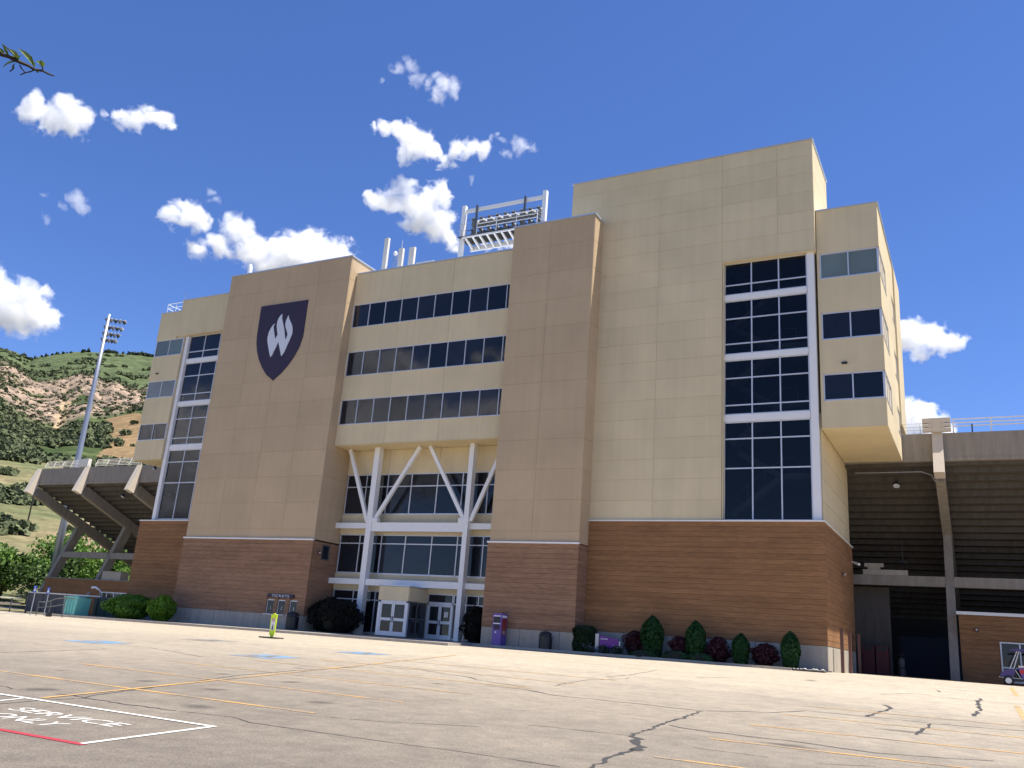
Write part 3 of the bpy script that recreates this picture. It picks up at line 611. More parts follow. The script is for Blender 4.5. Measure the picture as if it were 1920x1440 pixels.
# ------------------------------------------------------------------ the press box building
B = thing('press_box_building', 'tall cream and tan stadium press box building with brick base and dark windows', 'building', (-34.7, 52, 1.2))
def panels(parent, f, U, V, mt, d0=0., th=.06, gap=.034, skip=None, mtfun=None):
    for i in range(len(U)-1):
        for j in range(len(V)-1):
            if skip and skip((U[i]+U[i+1])/2, (V[j]+V[j+1])/2): continue
            MB(f).box(U[i]+gap/2, d0, V[j]+gap/2, U[i+1]-gap/2, d0+th, V[j+1]-gap/2).build('wall_panel', mt, parent)
def courses(parent, f, u0, u1, v0, v1, mt, d0=0., h=.2985, gap=.012, holes=()):
    n_ = max(1, round((v1-v0)/h)); hh = (v1-v0)/n_
    for k in range(n_):
        a, c = v0+k*hh+gap, v0+(k+1)*hh; segs = [(u0, u1)]
        for (p, q, r, s) in holes:
            if a < s-.02 and c > r+.02: segs = [t for (x, y) in segs for t in ((x, min(y, p)), (max(x, q), y)) if t[1]-t[0] > .02]
        mb = MB(f)
        for x, y in segs: mb.box(x, d0+random.uniform(0, .008), a, y, d0+.12, c)
        if segs: mb.build('brick_course', mt, parent)
def concbase(parent, f, U, v0, v1, d0=0., th=.2, gap=.03):
    for a, c in zip(U[:-1], U[1:]): MB(f).box(a+gap/2, d0, v0, c-gap/2, d0+th, v1).build('concrete_panel', 'conc', parent)
def core(name, x0, y0, z0, x1, y1, z1, mt, label=None): return MB().box(x0, y0, z0, x1, y1, z1).build(name, mt, B, label)
def window(f, U, V, d0, pane='glass', fr='alum', w=.06, th=.1, sill=True, label=None, panefun=None, ends=True):
    """frame with mullions at every U and transoms at every V, one pane per field"""
    mb = MB(f)
    for u in U: mb.box(u-w/2, d0, V[0], u+w/2, d0+th, V[-1])
    for v_ in V:
        for a, c in zip(U[:-1], U[1:]): mb.box(a+w/2, d0+.004, v_-w/2, c-w/2, d0+th-.004, v_+w/2)
    if sill: mb.box(U[0]-w/2, d0-.05, V[0]-w, U[-1]+w/2, d0+.02, V[0]-w/2-.002)
    wo_ = mb.build('window', fr, B, label)
    for i in range(len(U)-1):
        for j in range(len(V)-1):
            p = panefun(i, j) if panefun else pane
            t, q, k_ = (random.uniform(-.005, .005) for _ in range(3)); ua, ub, va, vb = U[i]+w/2-.005, U[i+1]-w/2+.005, V[j]+w/2-.005, V[j+1]-w/2+.005   # no two panes sit quite true
            MB(f).prism([(ua, d0+.058+t, va), (ub, d0+.058+q, va), (ub, d0+.058+q+k_, vb), (ua, d0+.058+t+k_, vb)], (0, .015, 0)).build('pane', p, wo_)
    return wo_
T1L, T1R, T2L, T2R, TT = -54.8, -41.9, -27.55, -21.35, 29.64
TJ = [7.6, 8.3, 10.25, 12.2, 14.15, 16.1, 18.0, 19.9, 21.83, 23.8, 25.8, 27.78, TT]
tw1 = core('tower', T1L+.02, 48.606, 7.6, T1R-.016, 55, TT-.05, 'tan')
panels(tw1, FRONT(48.59), [T1L, -51.5, -48.3, -45.05, T1R], TJ, 'tan', gap=.034)
panels(tw1, SIDE(T1R), [48.665, 51.36], TJ, 'tan', gap=.034); panels(tw1, SIDE(T1R), [51.36, 54.9], TJ[10:], 'tan', gap=.022)
MB().box(T1L-.06, 48.52, TT-.01, T1R+.06, 55, TT+.10).build('coping', 'flash', tw1)
MB().box(T1L-.1, 48.44, 7.50, T1R+.06, 48.588, 7.60).build('ledge', 'white', tw1)
TW = [(-45.45,-44.74,2.28,3.28), (-44.42,-43.70,2.28,3.28), (-43.30,-42.6,2.28,3.28)]
t1b = core('brick_base', T1L-.04, 48.66, 1.0, T1R-.03, 52, 7.49, 'brick2')
courses(t1b, FRONT(48.53), T1L-.08, T1R, 2.28, 7.5, 'brick2', holes=TW); courses(t1b, SIDE(T1R+.015), 48.68, 51.35, 2.28, 7.49, 'brick2', d0=.005, holes=[(49.6, 50.42, 6.25, 7.33)])
concbase(t1b, FRONT(48.545), np.linspace(T1L-.08, -42.9, 9).tolist()+[T1R+.01], 1.0, 2.275); concbase(t1b, SIDE(T1R+.02), [48.75, 51.3], 1.0, 2.275)
tw2 = core('tower', T2L+.02, 48.606, 7.6, T2R-.016, 55, TT-.05, 'tan')
panels(tw2, FRONT(48.59), [T2L, -24.6, T2R], TJ, 'tan', gap=.034); panels(tw2, SIDE(T2R), [48.655, 50.05], TJ, 'tan', gap=.034)
MB().box(T2L-.06, 48.52, TT-.01, T2R+.06, 55, TT+.10).build('coping', 'flash', tw2)
MB().box(T2L-.1, 48.44, 7.53, T2R+.06, 48.588, 7.63).build('ledge', 'white', tw2)
t2b = core('brick_base', T2L-.04, 48.66, 1.0, T2R-.03, 52, 7.52, 'brick2')
courses(t2b, FRONT(48.53), T2L-.08, T2R, 2.38, 7.53, 'brick2'); courses(t2b, SIDE(T2R+.015), 48.68, 49.95, 2.38, 7.52, 'brick2', d0=.005)
concbase(t2b, FRONT(48.545), [T2L-.08, -26.4, -24.95, -23.5, -22.3, T2R+.01], 1.0, 2.375); concbase(t2b, SIDE(T2R+.02), [48.75, 50.0], 1.0, 2.375)
# stair tower on the right
HT = 33.08; TU = [-23.8, -21.42, -17.28, -13.1, -9.67, -7.5]; TV = [9.2]+[9.2+1.2667*k for k in range(1, 18)]+[32.02, HT]
TV = [9.2, 10.4, 11.7, 12.95, 14.25, 15.5, 16.75, 18.05, 19.28, 20.53, 21.77, 23.05, 24.34, 25.55, 26.88, 28.18, 29.48, 30.78, 32.02, HT]
st = core('stair_tower', -23.78, 50.016, 25.6, -7.516, 55.6, HT-.05, 'cream'); MB().box(-23.78, 50.016, 9.1, -13.12, 55.6, 25.6).build('wall', 'cream', st)
panels(st, FRONT(50), TU, TV, 'cream', skip=lambda u, v: u > -13.1 and v < 25.5, gap=.028)
panels(st, SIDE(-7.5), [50.065, 55.6], TV[13:], 'cream', gap=.028)
panels(st, SIDE(-7.55), [50.64, 61.2], TV[:6], 'cream', gap=.028)
MB().box(-13.1, 50.0, 25.46, -7.5, 50.6, 25.55).build('soffit', 'cream', st)
MB().box(-23.86, 49.93, HT-.01, -7.44, 55.7, HT+.08).build('coping', 'flash', st)
MB().box(-13.10, 50.07, 9.15, -13.03, 50.75, 25.46).build('window_jamb', 'cream', st)
RB = core('brick_base', -21.4, 50.05, 1.0, -7.50, 61.3, 9.1, 'brick')
courses(RB, FRONT(49.93), T2R, -7.43, 2.58, 9.12, 'brick'); courses(RB, SIDE(-7.42), 50.07, 61.3, 2.58, 9.12, 'brick', d0=.005)
concbase(RB, FRONT(49.95), [T2R+.02, -18.8, -16.2, -13.6, -11.2, -9.2, -7.43], 1.0, 2.575); concbase(RB, SIDE(-7.44), [50.16, 52.9, 55.7, 58.5, 61.3], 1.0, 2.575)
MB().box(T2R+.01, 49.85, 9.125, -7.38, 50.09, 9.2).build('ledge', 'white', RB); MB().box(-7.54, 50.095, 9.125, -7.36, 61.4, 9.19).build('ledge', 'white', RB)
# stair glazing, shared by both ends
SV = [(9.27, 12.31, 14.09, 15.1), (15.6, 16.17, 17.87, 19.0), (19.43, 20.08, 21.73, 22.9), (23.34, 23.98, 25.44)]
def stair_glazing(x0, x1, colx, interior=True, pane='stairglass', left=False):
    U = np.linspace(x0, x1, 4).tolist()
    for V in SV: window(FRONT(50.35), U, V, 0, pane=pane, w=.075, sill=False)
    mb = MB()
    for a, c in ((15.1, 15.6), (19.0, 19.43), (22.9, 23.34)): MB().box(x0-.03, 50.28, a+.04, x1+.03, 50.6, c-.04).build('spandrel_beam', 'white', B)
    MB().box(colx[0], 50.2, 9.2, colx[1], 50.62, 25.455).build('column', 'white', B)
stair_glazing(-13.03, -8.08, (-8.02, -7.62))
inn = core('stair_interior', -13.1, 55.3, 9.2, -7.65, 55.6, 25.5, 'interior_wall')
MB().box(-13.16, 50.8, 9.2, -13.1, 55.3, 25.5).build('wall', 'interior_wall', inn); MB().box(-7.64, 50.65, 9.0, -7.63, 55.3, 25.58).build('wall', 'cream', inn); MB().box(-13.1, 50.7, 9.05, -7.64, 55.3, 9.15).build('floor', 'interior_dark', inn)
for zf in (12.1, 16.4, 20.2, 24.0):
    MB().bar((-13.0, 52.2, zf-2.35), (-9.9, 52.2, zf), .95, .34).build('stair_flight', 'interior', inn)
    MB().bar((-9.9, 53.7, zf), (-13.0, 53.7, zf+1.9), .95, .34).build('stair_flight', 'interior', inn)
    MB().box(-9.95, 51.7, zf-.2, -7.7, 54.4, zf+.12).build('landing', 'interior', inn)
    mb = MB(); mb.tube([(-13.0, 51.75, zf-1.35), (-9.9, 51.75, zf+1.05), (-9.0, 51.75, zf+1.05), (-9.0, 51.75, zf)], .03, 5)
    for t in (0, .33, .66, 1): mb.tube([(-13+3.1*t, 51.75, zf-2.3+2.35*t), (-13+3.1*t, 51.75, zf-1.35+2.4*t)], .02, 4)
    mb.build('handrail', 'alum', inn)
    if zf > 13: MB().box(-8.75, 53.2, zf+.75, -8.45, 53.24, zf+.9).box(-8.7, 53.2, zf+.55, -8.5, 53.24, zf+.66).build('exit_sign', 'exit_sign_yellow', inn)  # exit signs, their glow put into a plain yellow colour
# wing that juts out at the right end
wg = core('end_wing', -7.5, 50.50, 14.6, -4.06, 59.75, 28.15, 'cream'); WV = [14.55, 16.15, 17.72, 19.85, 21.5, 23.72, 25.33, 28.2]
def wing(parent, x0, x1, Y, side):
    for v0, v1 in ((14.55, 16.13), (17.74, 19.83), (21.52, 23.70), (25.35, 28.2)): MB().box(x0, Y, v0, x1-.003, Y+.1, v1).build('wall_panel', 'cream', parent)
wing(wg, -7.46, -4.0, 50.4, 1)
for v0, v1 in ((14.55, 16.13), (17.74, 19.83), (21.52, 23.70), (25.35, 28.2)): MB(SIDE(-4.0)).box(50.405, 0, v0, 59.8, .06, v1).build('wall_panel', 'cream', wg)
for k, (v0, v1) in enumerate(((16.13, 17.74), (19.83, 21.52), (23.70, 25.35))):
    pf = lambda i, j, k=k: 'glass_blind' if k == 2 else 'glass'
    window(FRONT(50.42), [-7.28, -5.72, -4.1], [v0+.04, v1-.04], .0, w=.07, panefun=pf)
    MB(FRONT(50.4)).box(-7.46, 0, v0, -7.32, .1, v1).build('wall_panel', 'cream', wg)
    window(SIDE(-4.02), [50.52, 51.7, 52.9, 54.1], [v0+.04, v1-.04], 0, w=.07)
    MB(SIDE(-4.0)).box(54.16, 0, v0+.004, 57.9, .06, v1-.004).build('wall_panel', 'cream', wg)
    window(SIDE(-4.02), [57.97, 59.75], [v0+.04, v1-.04], 0, w=.07)
MB().box(-7.4, 59.82, 17.0, -3.9, 64, 28.0).build('rear_bay', 'cream', wg)
MB().box(-7.5, 50.33, 28.2, -3.93, 64, 28.28).build('coping', 'flash', wg)
MB().box(-7.5, 50.405, 14.5, -4.005, 59.79, 14.548).build('soffit', 'cream', wg)
MB().box(-6.27, 50.28, 18.25, -5.97, 50.398, 18.36).build('scupper', 'darkmetal', wg)
# middle block with three window bands and the entrance recess under it
MBk = core('middle_block', T1R, 49.495, 14.66, T2L, 64, 28.35, 'cream')
for v0, v1 in ((14.63, 16.17), (18.1, 19.98), (21.92, 23.90), (25.80, 28.4)):
    panels(MBk, FRONT(49.4), [T1R+.02, -37.4, -32.8, T2L-.02], [v0, v1], 'cream', gap=.02)
for v0, v1 in ((16.2, 18.08), (20.0, 21.9), (23.93, 25.78)):
    window(FRONT(49.40), [-41.72+1.5*k for k in range(9)]+[-28.2, -27.62], [v0, v1], .0, w=.055, th=.06)
    MB(FRONT(49.4)).box(T1R+.02, 0, v0-.028, -41.752, .058, v1+.018).build('wall_panel', 'cream', MBk)
MB().box(T1R+.07, 49.33, 28.4, T2L-.07, 64, 28.5).build('coping', 'flash', MBk)
MB().box(T1R+.01, 49.41, 14.585, T2L-.01, 51.4, 14.628).build('soffit', 'cream', MBk)
rec = core('entrance_wall', T1R+.005, 51.46, 1.1, T2L-.005, 54, 14.63, 'cream')
for v0, v1 in ((12.76, 14.58), (8.32, 9.78), (4.36, 5.54)): panels(rec, FRONT(51.36), [T1R+.005, -38.1, -33.7, T2L-.005], [v0, v1], 'cream', gap=.02)
EU = [-41.78, -40.0, -38.06, -35.97, -33.74, -31.65, -29.6, -27.65]
window(FRONT(51.36), EU, [9.82, 11.83, 12.73], 0, w=.07); window(FRONT(51.36), EU, [5.58, 7.68, 8.29], 0, w=.07)
window(FRONT(51.36), [-41.78, -40.0, -38.06, -37.0, -36.12], [1.5, 3.72, 4.33], 0, w=.07); window(FRONT(51.36), [-33.58, -31.6], [3.78, 4.33], 0, w=.07, sill=False); window(FRONT(51.36), [-31.5, -30.55, -29.6, -27.65], [1.5, 3.72, 4.33], 0, w=.07)
window(SIDE(T1R+.03), [49.63, 50.39], [6.29, 7.29], 0, w=.08, fr='greymetal', sill=False)
# white steel frame in front of the recess
for x0, x1 in ((-38.87, -38.42), (-30.74, -30.38)): MB().box(x0, 50.42, 1.3, x1, 50.92, 14.58).build('column', 'white', B)
MB().box(-38.418, 50.52, 8.46, -30.742, 50.86, 9.08).build('beam', 'white', B); MB().box(-38.418, 50.52, 4.68, -30.742, 50.86, 5.12).build('beam', 'white', B)
for x0, x1 in ((-41.89, -38.872), (-30.378, -27.65)): MB().box(x0, 50.74, 8.68, x1, 50.9, 9.08).build('beam', 'white', B); MB().box(x0, 50.74, 4.72, x1, 50.9, 5.11).build('beam', 'white', B)
for p, q in (((-41.3, 14.55), (-38.95, 9.15)), ((-35.0, 14.55), (-38.3, 9.3)), ((-34.15, 14.55), (-30.85, 9.35)), ((-28.2, 14.2), (-30.3, 9.2))): MB().bar((p[0], 50.64, p[1]), (q[0], 50.64, q[1]), .26, .22, up=(0,1,0)).build('brace', 'white', B)
MB().box(-38.42, 50.45, 9.082, -37.95, 50.8, 9.4).build('gusset_plate', 'white', B); MB().box(-31.2, 50.45, 9.082, -30.74, 50.8, 9.4).build('gusset_plate', 'white', B)
# entrance vestibule
ve = MB().box(-36.03, 49.17, 3.70, -33.68, 51.35, 4.60).build('vestibule', 'cream', B)
MB().box(-36.08, 49.10, 3.68, -33.66, 49.165, 4.58).build('wall_panel', 'cream', ve); MB(SIDE(-33.62)).box(49.17, 0, 3.69, 51.34, .055, 4.57).build('wall_panel', 'cream', ve)
MB().box(-36.12, 49.06, 4.605, -33.58, 51.34, 4.69).build('coping', 'flash', ve)
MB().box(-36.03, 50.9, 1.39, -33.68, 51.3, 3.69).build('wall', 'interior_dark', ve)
MB().box(-36.06, 49.12, 1.4, -35.86, 49.3, 3.675).build('post', 'alum', ve); MB().box(-33.78, 49.12, 1.4, -33.64, 49.3, 3.675).build('post', 'alum', ve); MB().box(-36.06, 49.12, 3.56, -33.64, 49.28, 3.672).build('door_head', 'alum', ve)
def door(x0, x1, Y, z0, z1, hinge):
    mb = MB(FRONT(Y)); st_, mr_, br_ = .11, (z1-z0)*.45, .28
    mb.box(x0, 0, z0, x0+st_, .05, z1).box(x1-st_, 0, z0, x1, .05, z1).box(x0+st_, .002, z1-st_, x1-st_, .048, z1).box(x0+st_, .002, z0+mr_, x1-st_, .048, z0+mr_+.18).box(x0+st_, .002, z0, x1-st_, .048, z0+br_)
    d = mb.build('entrance_door', 'alum', B)
    MB(FRONT(Y)).box(x0+st_-.004, .02, z0+br_-.004, x1-st_+.004, .03, z0+mr_+.004).build('pane', 'glass', d); MB(FRONT(Y)).box(x0+st_-.004, .02, z0+mr_+.176, x1-st_+.004, .03, z1-st_+.004).build('pane', 'glass', d)
    hx = x1-.06 if hinge else x0+.06
    MB().tube([(hx, Y-.05, z0+.85), (hx, Y-.05, z0+1.25)], .018, 6).build('handle', 'darkmetal', d)
door(-35.85, -34.83, 49.14, 1.41, 3.55, True); door(-34.81, -33.79, 49.14, 1.41, 3.55, False)
window(SIDE(-33.66), [49.32, 50.3, 51.3], [1.45, 2.6, 3.64], 0, w=.08, fr='greymetal', sill=False)
MB().box(-33.57, 51.3, 1.4, -33.45, 51.36, 3.76).build('post', 'alum', B); MB().box(-31.58, 51.3, 1.4, -31.5, 51.36, 3.76).build('post', 'alum', B); MB().box(-33.57, 51.3, 3.64, -31.5, 51.355, 3.76).build('door_head', 'alum', B)
door(-33.44, -32.53, 51.33, 1.41, 3.63, True); door(-32.51, -31.59, 51.33, 1.41, 3.63, False)
MB().box(-32.15, 51.325, 2.85, -31.85, 51.328, 3.2).build('notice', 'offwhite', B)
# left end: upper block, stair glazing, wing, brick
lb = core('left_block', -61.95, 50.06, 25.65, T1L, 60, 28.85, 'cream'); MB().box(-62, 50, 25.56, T1L, 50.055, 28.9).build('wall_panel', 'cream', lb); MB().box(-61.9, 50.0, 25.5, T1L, 50.62, 25.555).build('soffit', 'cream', lb)
MB().box(-62.06, 49.93, 28.9, T1L, 60, 29.0).build('coping', 'flash', lb)
stair_glazing(-60.55, -55.0, (-61.0, -60.62), pane='glass')
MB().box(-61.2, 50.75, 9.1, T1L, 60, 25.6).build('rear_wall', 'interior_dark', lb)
MB().box(-61.95, 50.06, 1.0, T1L, 62, 9.04).build('wall', 'brick', lb)
LB = lb
courses(LB, FRONT(49.93), -62, T1L, 2.3, 9.05, 'brick'); concbase(LB, FRONT(49.95), [-62, -60.2, -58.4, -56.6, T1L], .9, 2.295); MB().box(-62.05, 49.87, 9.05, T1L, 50.2, 9.13).build('ledge', 'white', LB)
lw = core('end_wing', -64.5, 50.1, 14.4, -61.05, 59.7, 27.85, 'cream'); LX = -65.45
for v0, v1 in ((14.35, 16.05), (17.52, 19.88), (21.44, 23.76), (25.29, 27.9)): MB().box(LX+.9, 50.0, v0, -61.03 if v1 < 27 else -62.01, 50.095, v1).build('wall_panel', 'cream', lw)
for k, (v0, v1) in enumerate(((16.05, 17.52), (19.88, 21.44), (23.76, 25.29))):
    window(FRONT(50.02), [-64.46, -62.75, -61.1], [v0+.03, v1-.03], 0, w=.06, pane=('glass', 'glass_pale', 'glass_blind')[k])
MB().box(LX+.88, 49.94, 27.9, -61.96, 60, 28.0).build('coping', 'flash', lw); MB().box(LX+.9, 50.0, 14.3, -61.03, 59.7, 14.348).build('soffit', 'cream', lw)
MB().box(-63.7, 49.9, 22.08, -63.42, 49.998, 22.18).build('scupper', 'darkmetal', lw)
rl = MB()
for z_ in (28.55, 28.95): rl.tube([(-64.3, 50.3, z_), (-62.2, 50.3, z_)], .025, 5).tube([(-64.3, 50.3, z_), (-64.3, 53.5, z_)], .025, 5)
for x, y in ((-64.3, 50.3), (-63.2, 50.3), (-62.2, 50.3), (-64.3, 51.9), (-64.3, 53.5)): rl.tube([(x, y, 28), (x, y, 28.97)], .025, 5)
rl.build('roof_railing', 'white', lw)
# shield emblem
SHIELD = [(-50.74, 26.44), (-45.78, 26.43), (-45.79, 25.59), (-45.77, 23.36), (-45.99, 22.49), (-46.37, 21.74), (-46.83, 21.1), (-47.48, 20.43), (-48.21, 19.91), (-48.98, 20.42), (-49.58, 21.08), (-50.07, 21.81), (-50.42, 22.54), (-50.6, 23.2), (-50.7, 23.86), (-50.72, 24.96)]
FLAME = [(-48.28, 25.52), (-48.23, 25.11), (-48.06, 24.71), (-47.82, 24.15), (-47.63, 23.54), (-47.52, 23.2), (-47.42, 23.47), (-47.38, 23.67), (-47.52, 23.95), (-47.69, 24.27), (-47.79, 24.57), (-47.76, 24.89), (-47.67, 25.13), (-47.59, 25.32), (-47.48, 25.02), (-47.27, 24.73), (-47.04, 24.38), (-46.94, 24.11), (-46.9, 23.68), (-47.05, 23.22), (-47.25, 22.71), (-47.44, 22.2), (-47.59, 21.96), (-47.71, 21.88), (-47.88, 22.29), (-48.07, 22.73), (-48.25, 23.15), (-48.37, 22.76), (-48.56, 22.35), (-48.69, 22.02), (-48.84, 21.88), (-49.01, 22.24), (-49.24, 22.79), (-49.43, 23.29), (-49.48, 23.62), (-49.43, 24.05), (-49.27, 24.41), (-49.08, 24.66), (-48.92, 24.76), (-49.01, 24.49), (-48.91, 24.16), (-48.76, 23.76), (-48.63, 23.4), (-48.53, 23.58), (-48.44, 23.76), (-48.57, 24.12), (-48.68, 24.51), (-48.69, 24.89), (-48.59, 25.2), (-48.4, 25.43)]
em = MB().prism([(x, 48.53, z) for x, z in SHIELD], (0, .06, 0)).build('shield_emblem', 'purple_dark', B, 'dark purple shield with white flame letter')
MB().prism([(x, 48.512, z) for x, z in FLAME], (0, .03, 0)).build('flame_letter', 'emblem_white', em)
# ticket windows in the left tower
for k, (a, c, v0, v1) in enumerate(TW):
    w_ = MB(FRONT(48.62)).box(a, 0, v0, a+.07, .08, v1).box(c-.07, 0, v0, c, .08, v1).box(a+.07, 0, v1-.07, c-.07, .08, v1).box(a-.08, -.2, v0-.06, c+.08, .08, v0-.002).build('ticket_window', 'alum', B)
    MB(FRONT(48.62)).box(a+.066, .03, v0, c-.066, .05, v1-.066).build('pane', 'glass', w_)
    text(str(k+1), .3, ((a+c)/2, 48.64, v0+.32), 'emblem_white', w_, name='number')
# back of the building and flat roofs so that nothing is open from the side
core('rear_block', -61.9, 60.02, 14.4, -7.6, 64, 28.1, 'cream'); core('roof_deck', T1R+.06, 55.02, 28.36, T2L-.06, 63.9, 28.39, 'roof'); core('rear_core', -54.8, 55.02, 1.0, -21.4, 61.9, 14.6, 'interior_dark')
core('side_wall', -21.4, 55.62, 9.1, -7.6, 61.2, 28.1, 'cream')
# ------------------------------------------------------------------ grandstands
def stand(name, label, x0, x1, rakers, wall_gap):
    g = thing(name, label, 'grandstand', ((x0+x1)/2, 66, 1.2))
    MB().box(x0, 60.0, 14.72, x1, 60.28, 16.3).build('deck_wall', 'conc_dark', g); MB().box(x0, 59.97, 14.5, x1, 60.32, 14.715).build('deck_edge', 'conc_dark', g)
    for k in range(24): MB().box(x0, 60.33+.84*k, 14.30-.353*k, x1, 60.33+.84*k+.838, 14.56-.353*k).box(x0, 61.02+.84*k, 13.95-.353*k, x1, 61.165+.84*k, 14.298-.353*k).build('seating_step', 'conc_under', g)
    for i, x in enumerate(rakers):
        a, c = x-.275, x+.275
        MB().prism([(a, 60.0, 13.2), (a, 66, 10.68), (a, 76, 6.4), (a, 76, 7.4), (a, 60.3, 14.2)], (.55, 0, 0)).build('raker_beam', 'conc_dark', g)
        MB().prism([(a-.03, 59.86, 16.32), (a-.03, 58.84, 13.56), (a-.03, 59.62, 13.30), (a-.03, 59.99, 14.4), (a-.03, 59.99, 16.32)], (.61, 0, 0)).build('fin', 'finpaint', g, None if i != 1 else 'rust stained fin')
        MB().prism([(a+.02, 62.2, .8), (a+.02, 63.05, .8), (a+.02, 66.95, 10.5), (a+.02, 66.05, 10.9)], (.51, 0, 0)).build('leaning_leg', 'conc_dark', g)
    for p, q in zip([x0]+list(rakers), list(rakers)+[x1]):
        if q-p > 1: MB().box(p+.26, 64.72, 7.1, q-.26, 65.3, 7.76).build('cross_beam', 'conc_dark', g)
    return g
GL = stand('grandstand', 'concrete grandstand bays on leaning legs left of the building', -92.75, -62.0, (-92.47, -84.3, -76.1), None)
lowx = [-92.1, -88.5, -84.9]
wl_ = MB().box(-92.1, 63.3, .6, -62, 63.6, 4.68).build('lower_wall', 'brick', GL)
courses(wl_, FRONT(63.2), -92.1, -62, .9, 4.68, 'brick', holes=[(-82.6, -78.2, 1.25, 3.55)]); MB().box(-92.2, 63.1, 4.69, -62, 63.7, 4.78).build('wall_cap', 'conc_dark', wl_)
mbw = MB()
for u in (-82.6, -81.5, -80.4, -79.3, -78.2): mbw.box(u-.05, 63.22, 1.25, u+.05, 63.3, 3.55)
for z_ in (1.3, 2.3, 3.5):
    for u in (-82.6, -81.5, -80.4, -79.3): mbw.box(u+.05, 63.225, z_-.05, u+1.05, 63.295, z_+.05)
sw = mbw.build('storefront_window', 'alum', GL)
for u in (-82.55, -81.45, -80.35, -79.25):
    MB().box(u, 63.25, 1.3, u+1.0, 63.27, 2.3).build('pane', 'glass', sw); MB().box(u, 63.25, 2.35, u+1.0, 63.27, 3.5).build('pane', 'glass', sw)
def railing(x0, x1, y, z0, zs, dx, parent, lean=.35, name='deck_railing', r=.04):
    mb = MB()
    for z_ in zs: o_ = lean*max(0, (z_-z0-.3)); mb.tube([(x0, y+o_, z_), (x1, y+o_, z_)], r*.8, 5)
    for x in np.arange(x0, x1+.01, dx): mb.tube([(x, y, z0), (x, y, z0+.35), (x, y+lean*(zs[-1]-z0-.3), zs[-1])], r, 6)
    return mb.build(name, 'offwhite', parent)
railing(-92.4, -84.9, 60.45, 16.3, (16.55, 16.72, 16.9, 17.08, 17.25), 1.5, GL); railing(-83.8, -76.6, 60.45, 16.3, (16.55, 16.72, 16.9, 17.08, 17.25), 1.8, GL); railing(-75.6, -66, 60.45, 16.3, (16.55, 16.72, 16.9, 17.08, 17.25), 2.4, GL)
MB().box(-86.6, 60.35, 16.5, -85.0, 60.75, 17.35).build('electrical_box', 'offwhite', GL)
ac = MB().box(-82.9, 63.3, 4.79, -80.0, 64.3, 5.62).box(-82.95, 63.25, 5.625, -79.95, 64.35, 5.68); single(ac, 'rooftop_unit', 'conc', 'pale grey metal box sitting on the low brick wall under the left stand', 'cooling unit')

GR = stand('grandstand', 'concrete grandstand bays with dark ribbed underside right of the building', -15, 23, (-1.9, 6.4, 14.7), None)
wr_ = MB().box(-1.5, 63.3, 1.0, 23, 63.6, 5.3).build('lower_wall', 'brick', GR); courses(wr_, FRONT(63.2), -1.5, 23, 1.2, 5.3, 'brick', holes=[(.66, 4.9, 1.42, 3.78)]); MB().box(-1.62, 63.1, 5.31, 23, 63.7, 5.5).build('wall_cap', 'white', wr_)
mbw = MB()
for u in (.70, 1.72, 2.75, 3.8, 4.86): mbw.box(u-.04, 63.17, 1.42, u+.04, 63.28, 3.78)
for z_ in (1.46, 2.28, 3.74):
    for a, c in zip((.74, 1.76, 2.79, 3.84), (1.68, 2.71, 3.76, 4.82)): mbw.box(a, 63.175, z_-.04, c, 63.275, z_+.04)
sw = mbw.build('storefront_window', 'white', GR)
for a, c in zip((.74, 1.76, 2.79, 3.84), (1.68, 2.71, 3.76, 4.82)): MB().box(a, 63.22, 1.5, c, 63.24, 2.24).build('pane', 'glass', sw); MB().box(a, 63.22, 2.32, c, 63.24, 3.7).build('pane', 'glass', sw)
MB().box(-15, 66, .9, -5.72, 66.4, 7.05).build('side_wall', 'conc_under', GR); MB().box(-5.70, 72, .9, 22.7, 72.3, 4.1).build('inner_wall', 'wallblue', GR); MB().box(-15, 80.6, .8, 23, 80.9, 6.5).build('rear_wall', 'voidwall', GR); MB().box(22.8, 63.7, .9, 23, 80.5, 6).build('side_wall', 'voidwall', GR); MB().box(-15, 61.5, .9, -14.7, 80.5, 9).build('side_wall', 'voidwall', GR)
cap = MB().box(-2.17, 59.62, 16.325, -1.63, 59.98, 17.22)
for sg in (-1, 1):
    for z0_, z1_ in ((16.36, 16.56), (16.66, 16.82), (16.92, 17.22)): cap.box(-1.9+sg*.27 if sg > 0 else -2.72, 59.63, z0_, -1.08 if sg > 0 else -2.17, 59.97, z1_)
    cap.box(-1.61 if sg > 0 else -2.35, 59.62, 16.56, -1.45 if sg > 0 else -2.19, 59.975, 16.92)
cap.build('fin_cap', 'finpaint', GR)
mb = MB()
for a, c in ((-1.0, 3.35), (3.6, 12)):
    for z_ in (16.88, 17.1, 17.34): mb.box(a, 60.6, z_-.035, c, 60.66, z_+.035)
    for x in (a+.03, (a+c)/2, c-.03): mb.box(x-.04, 60.601, 16.3, x+.04, 60.659, 17.37)
mb.build('deck_railing', 'white', GR)
mb = MB()
for z_ in (16.5, 16.72, 16.94, 17.16): mb.tube([(-6.9, 60.7, z_), (-2.8, 60.7, z_)], .014, 5)
for x in (-6.7, -5.4, -4.1, -2.9): mb.tube([(x, 60.7, 16.3), (x, 60.7, 17.2)], .018, 5)
mb.build('wire_railing', 'gal', GR)
mb = MB()
for x in (.1, 4.7, 8.8): mb.box(x-.04, 60.05, 16.3, x+.04, 60.15, 16.85)
mb.build('stub_posts', 'darkmetal', GR)
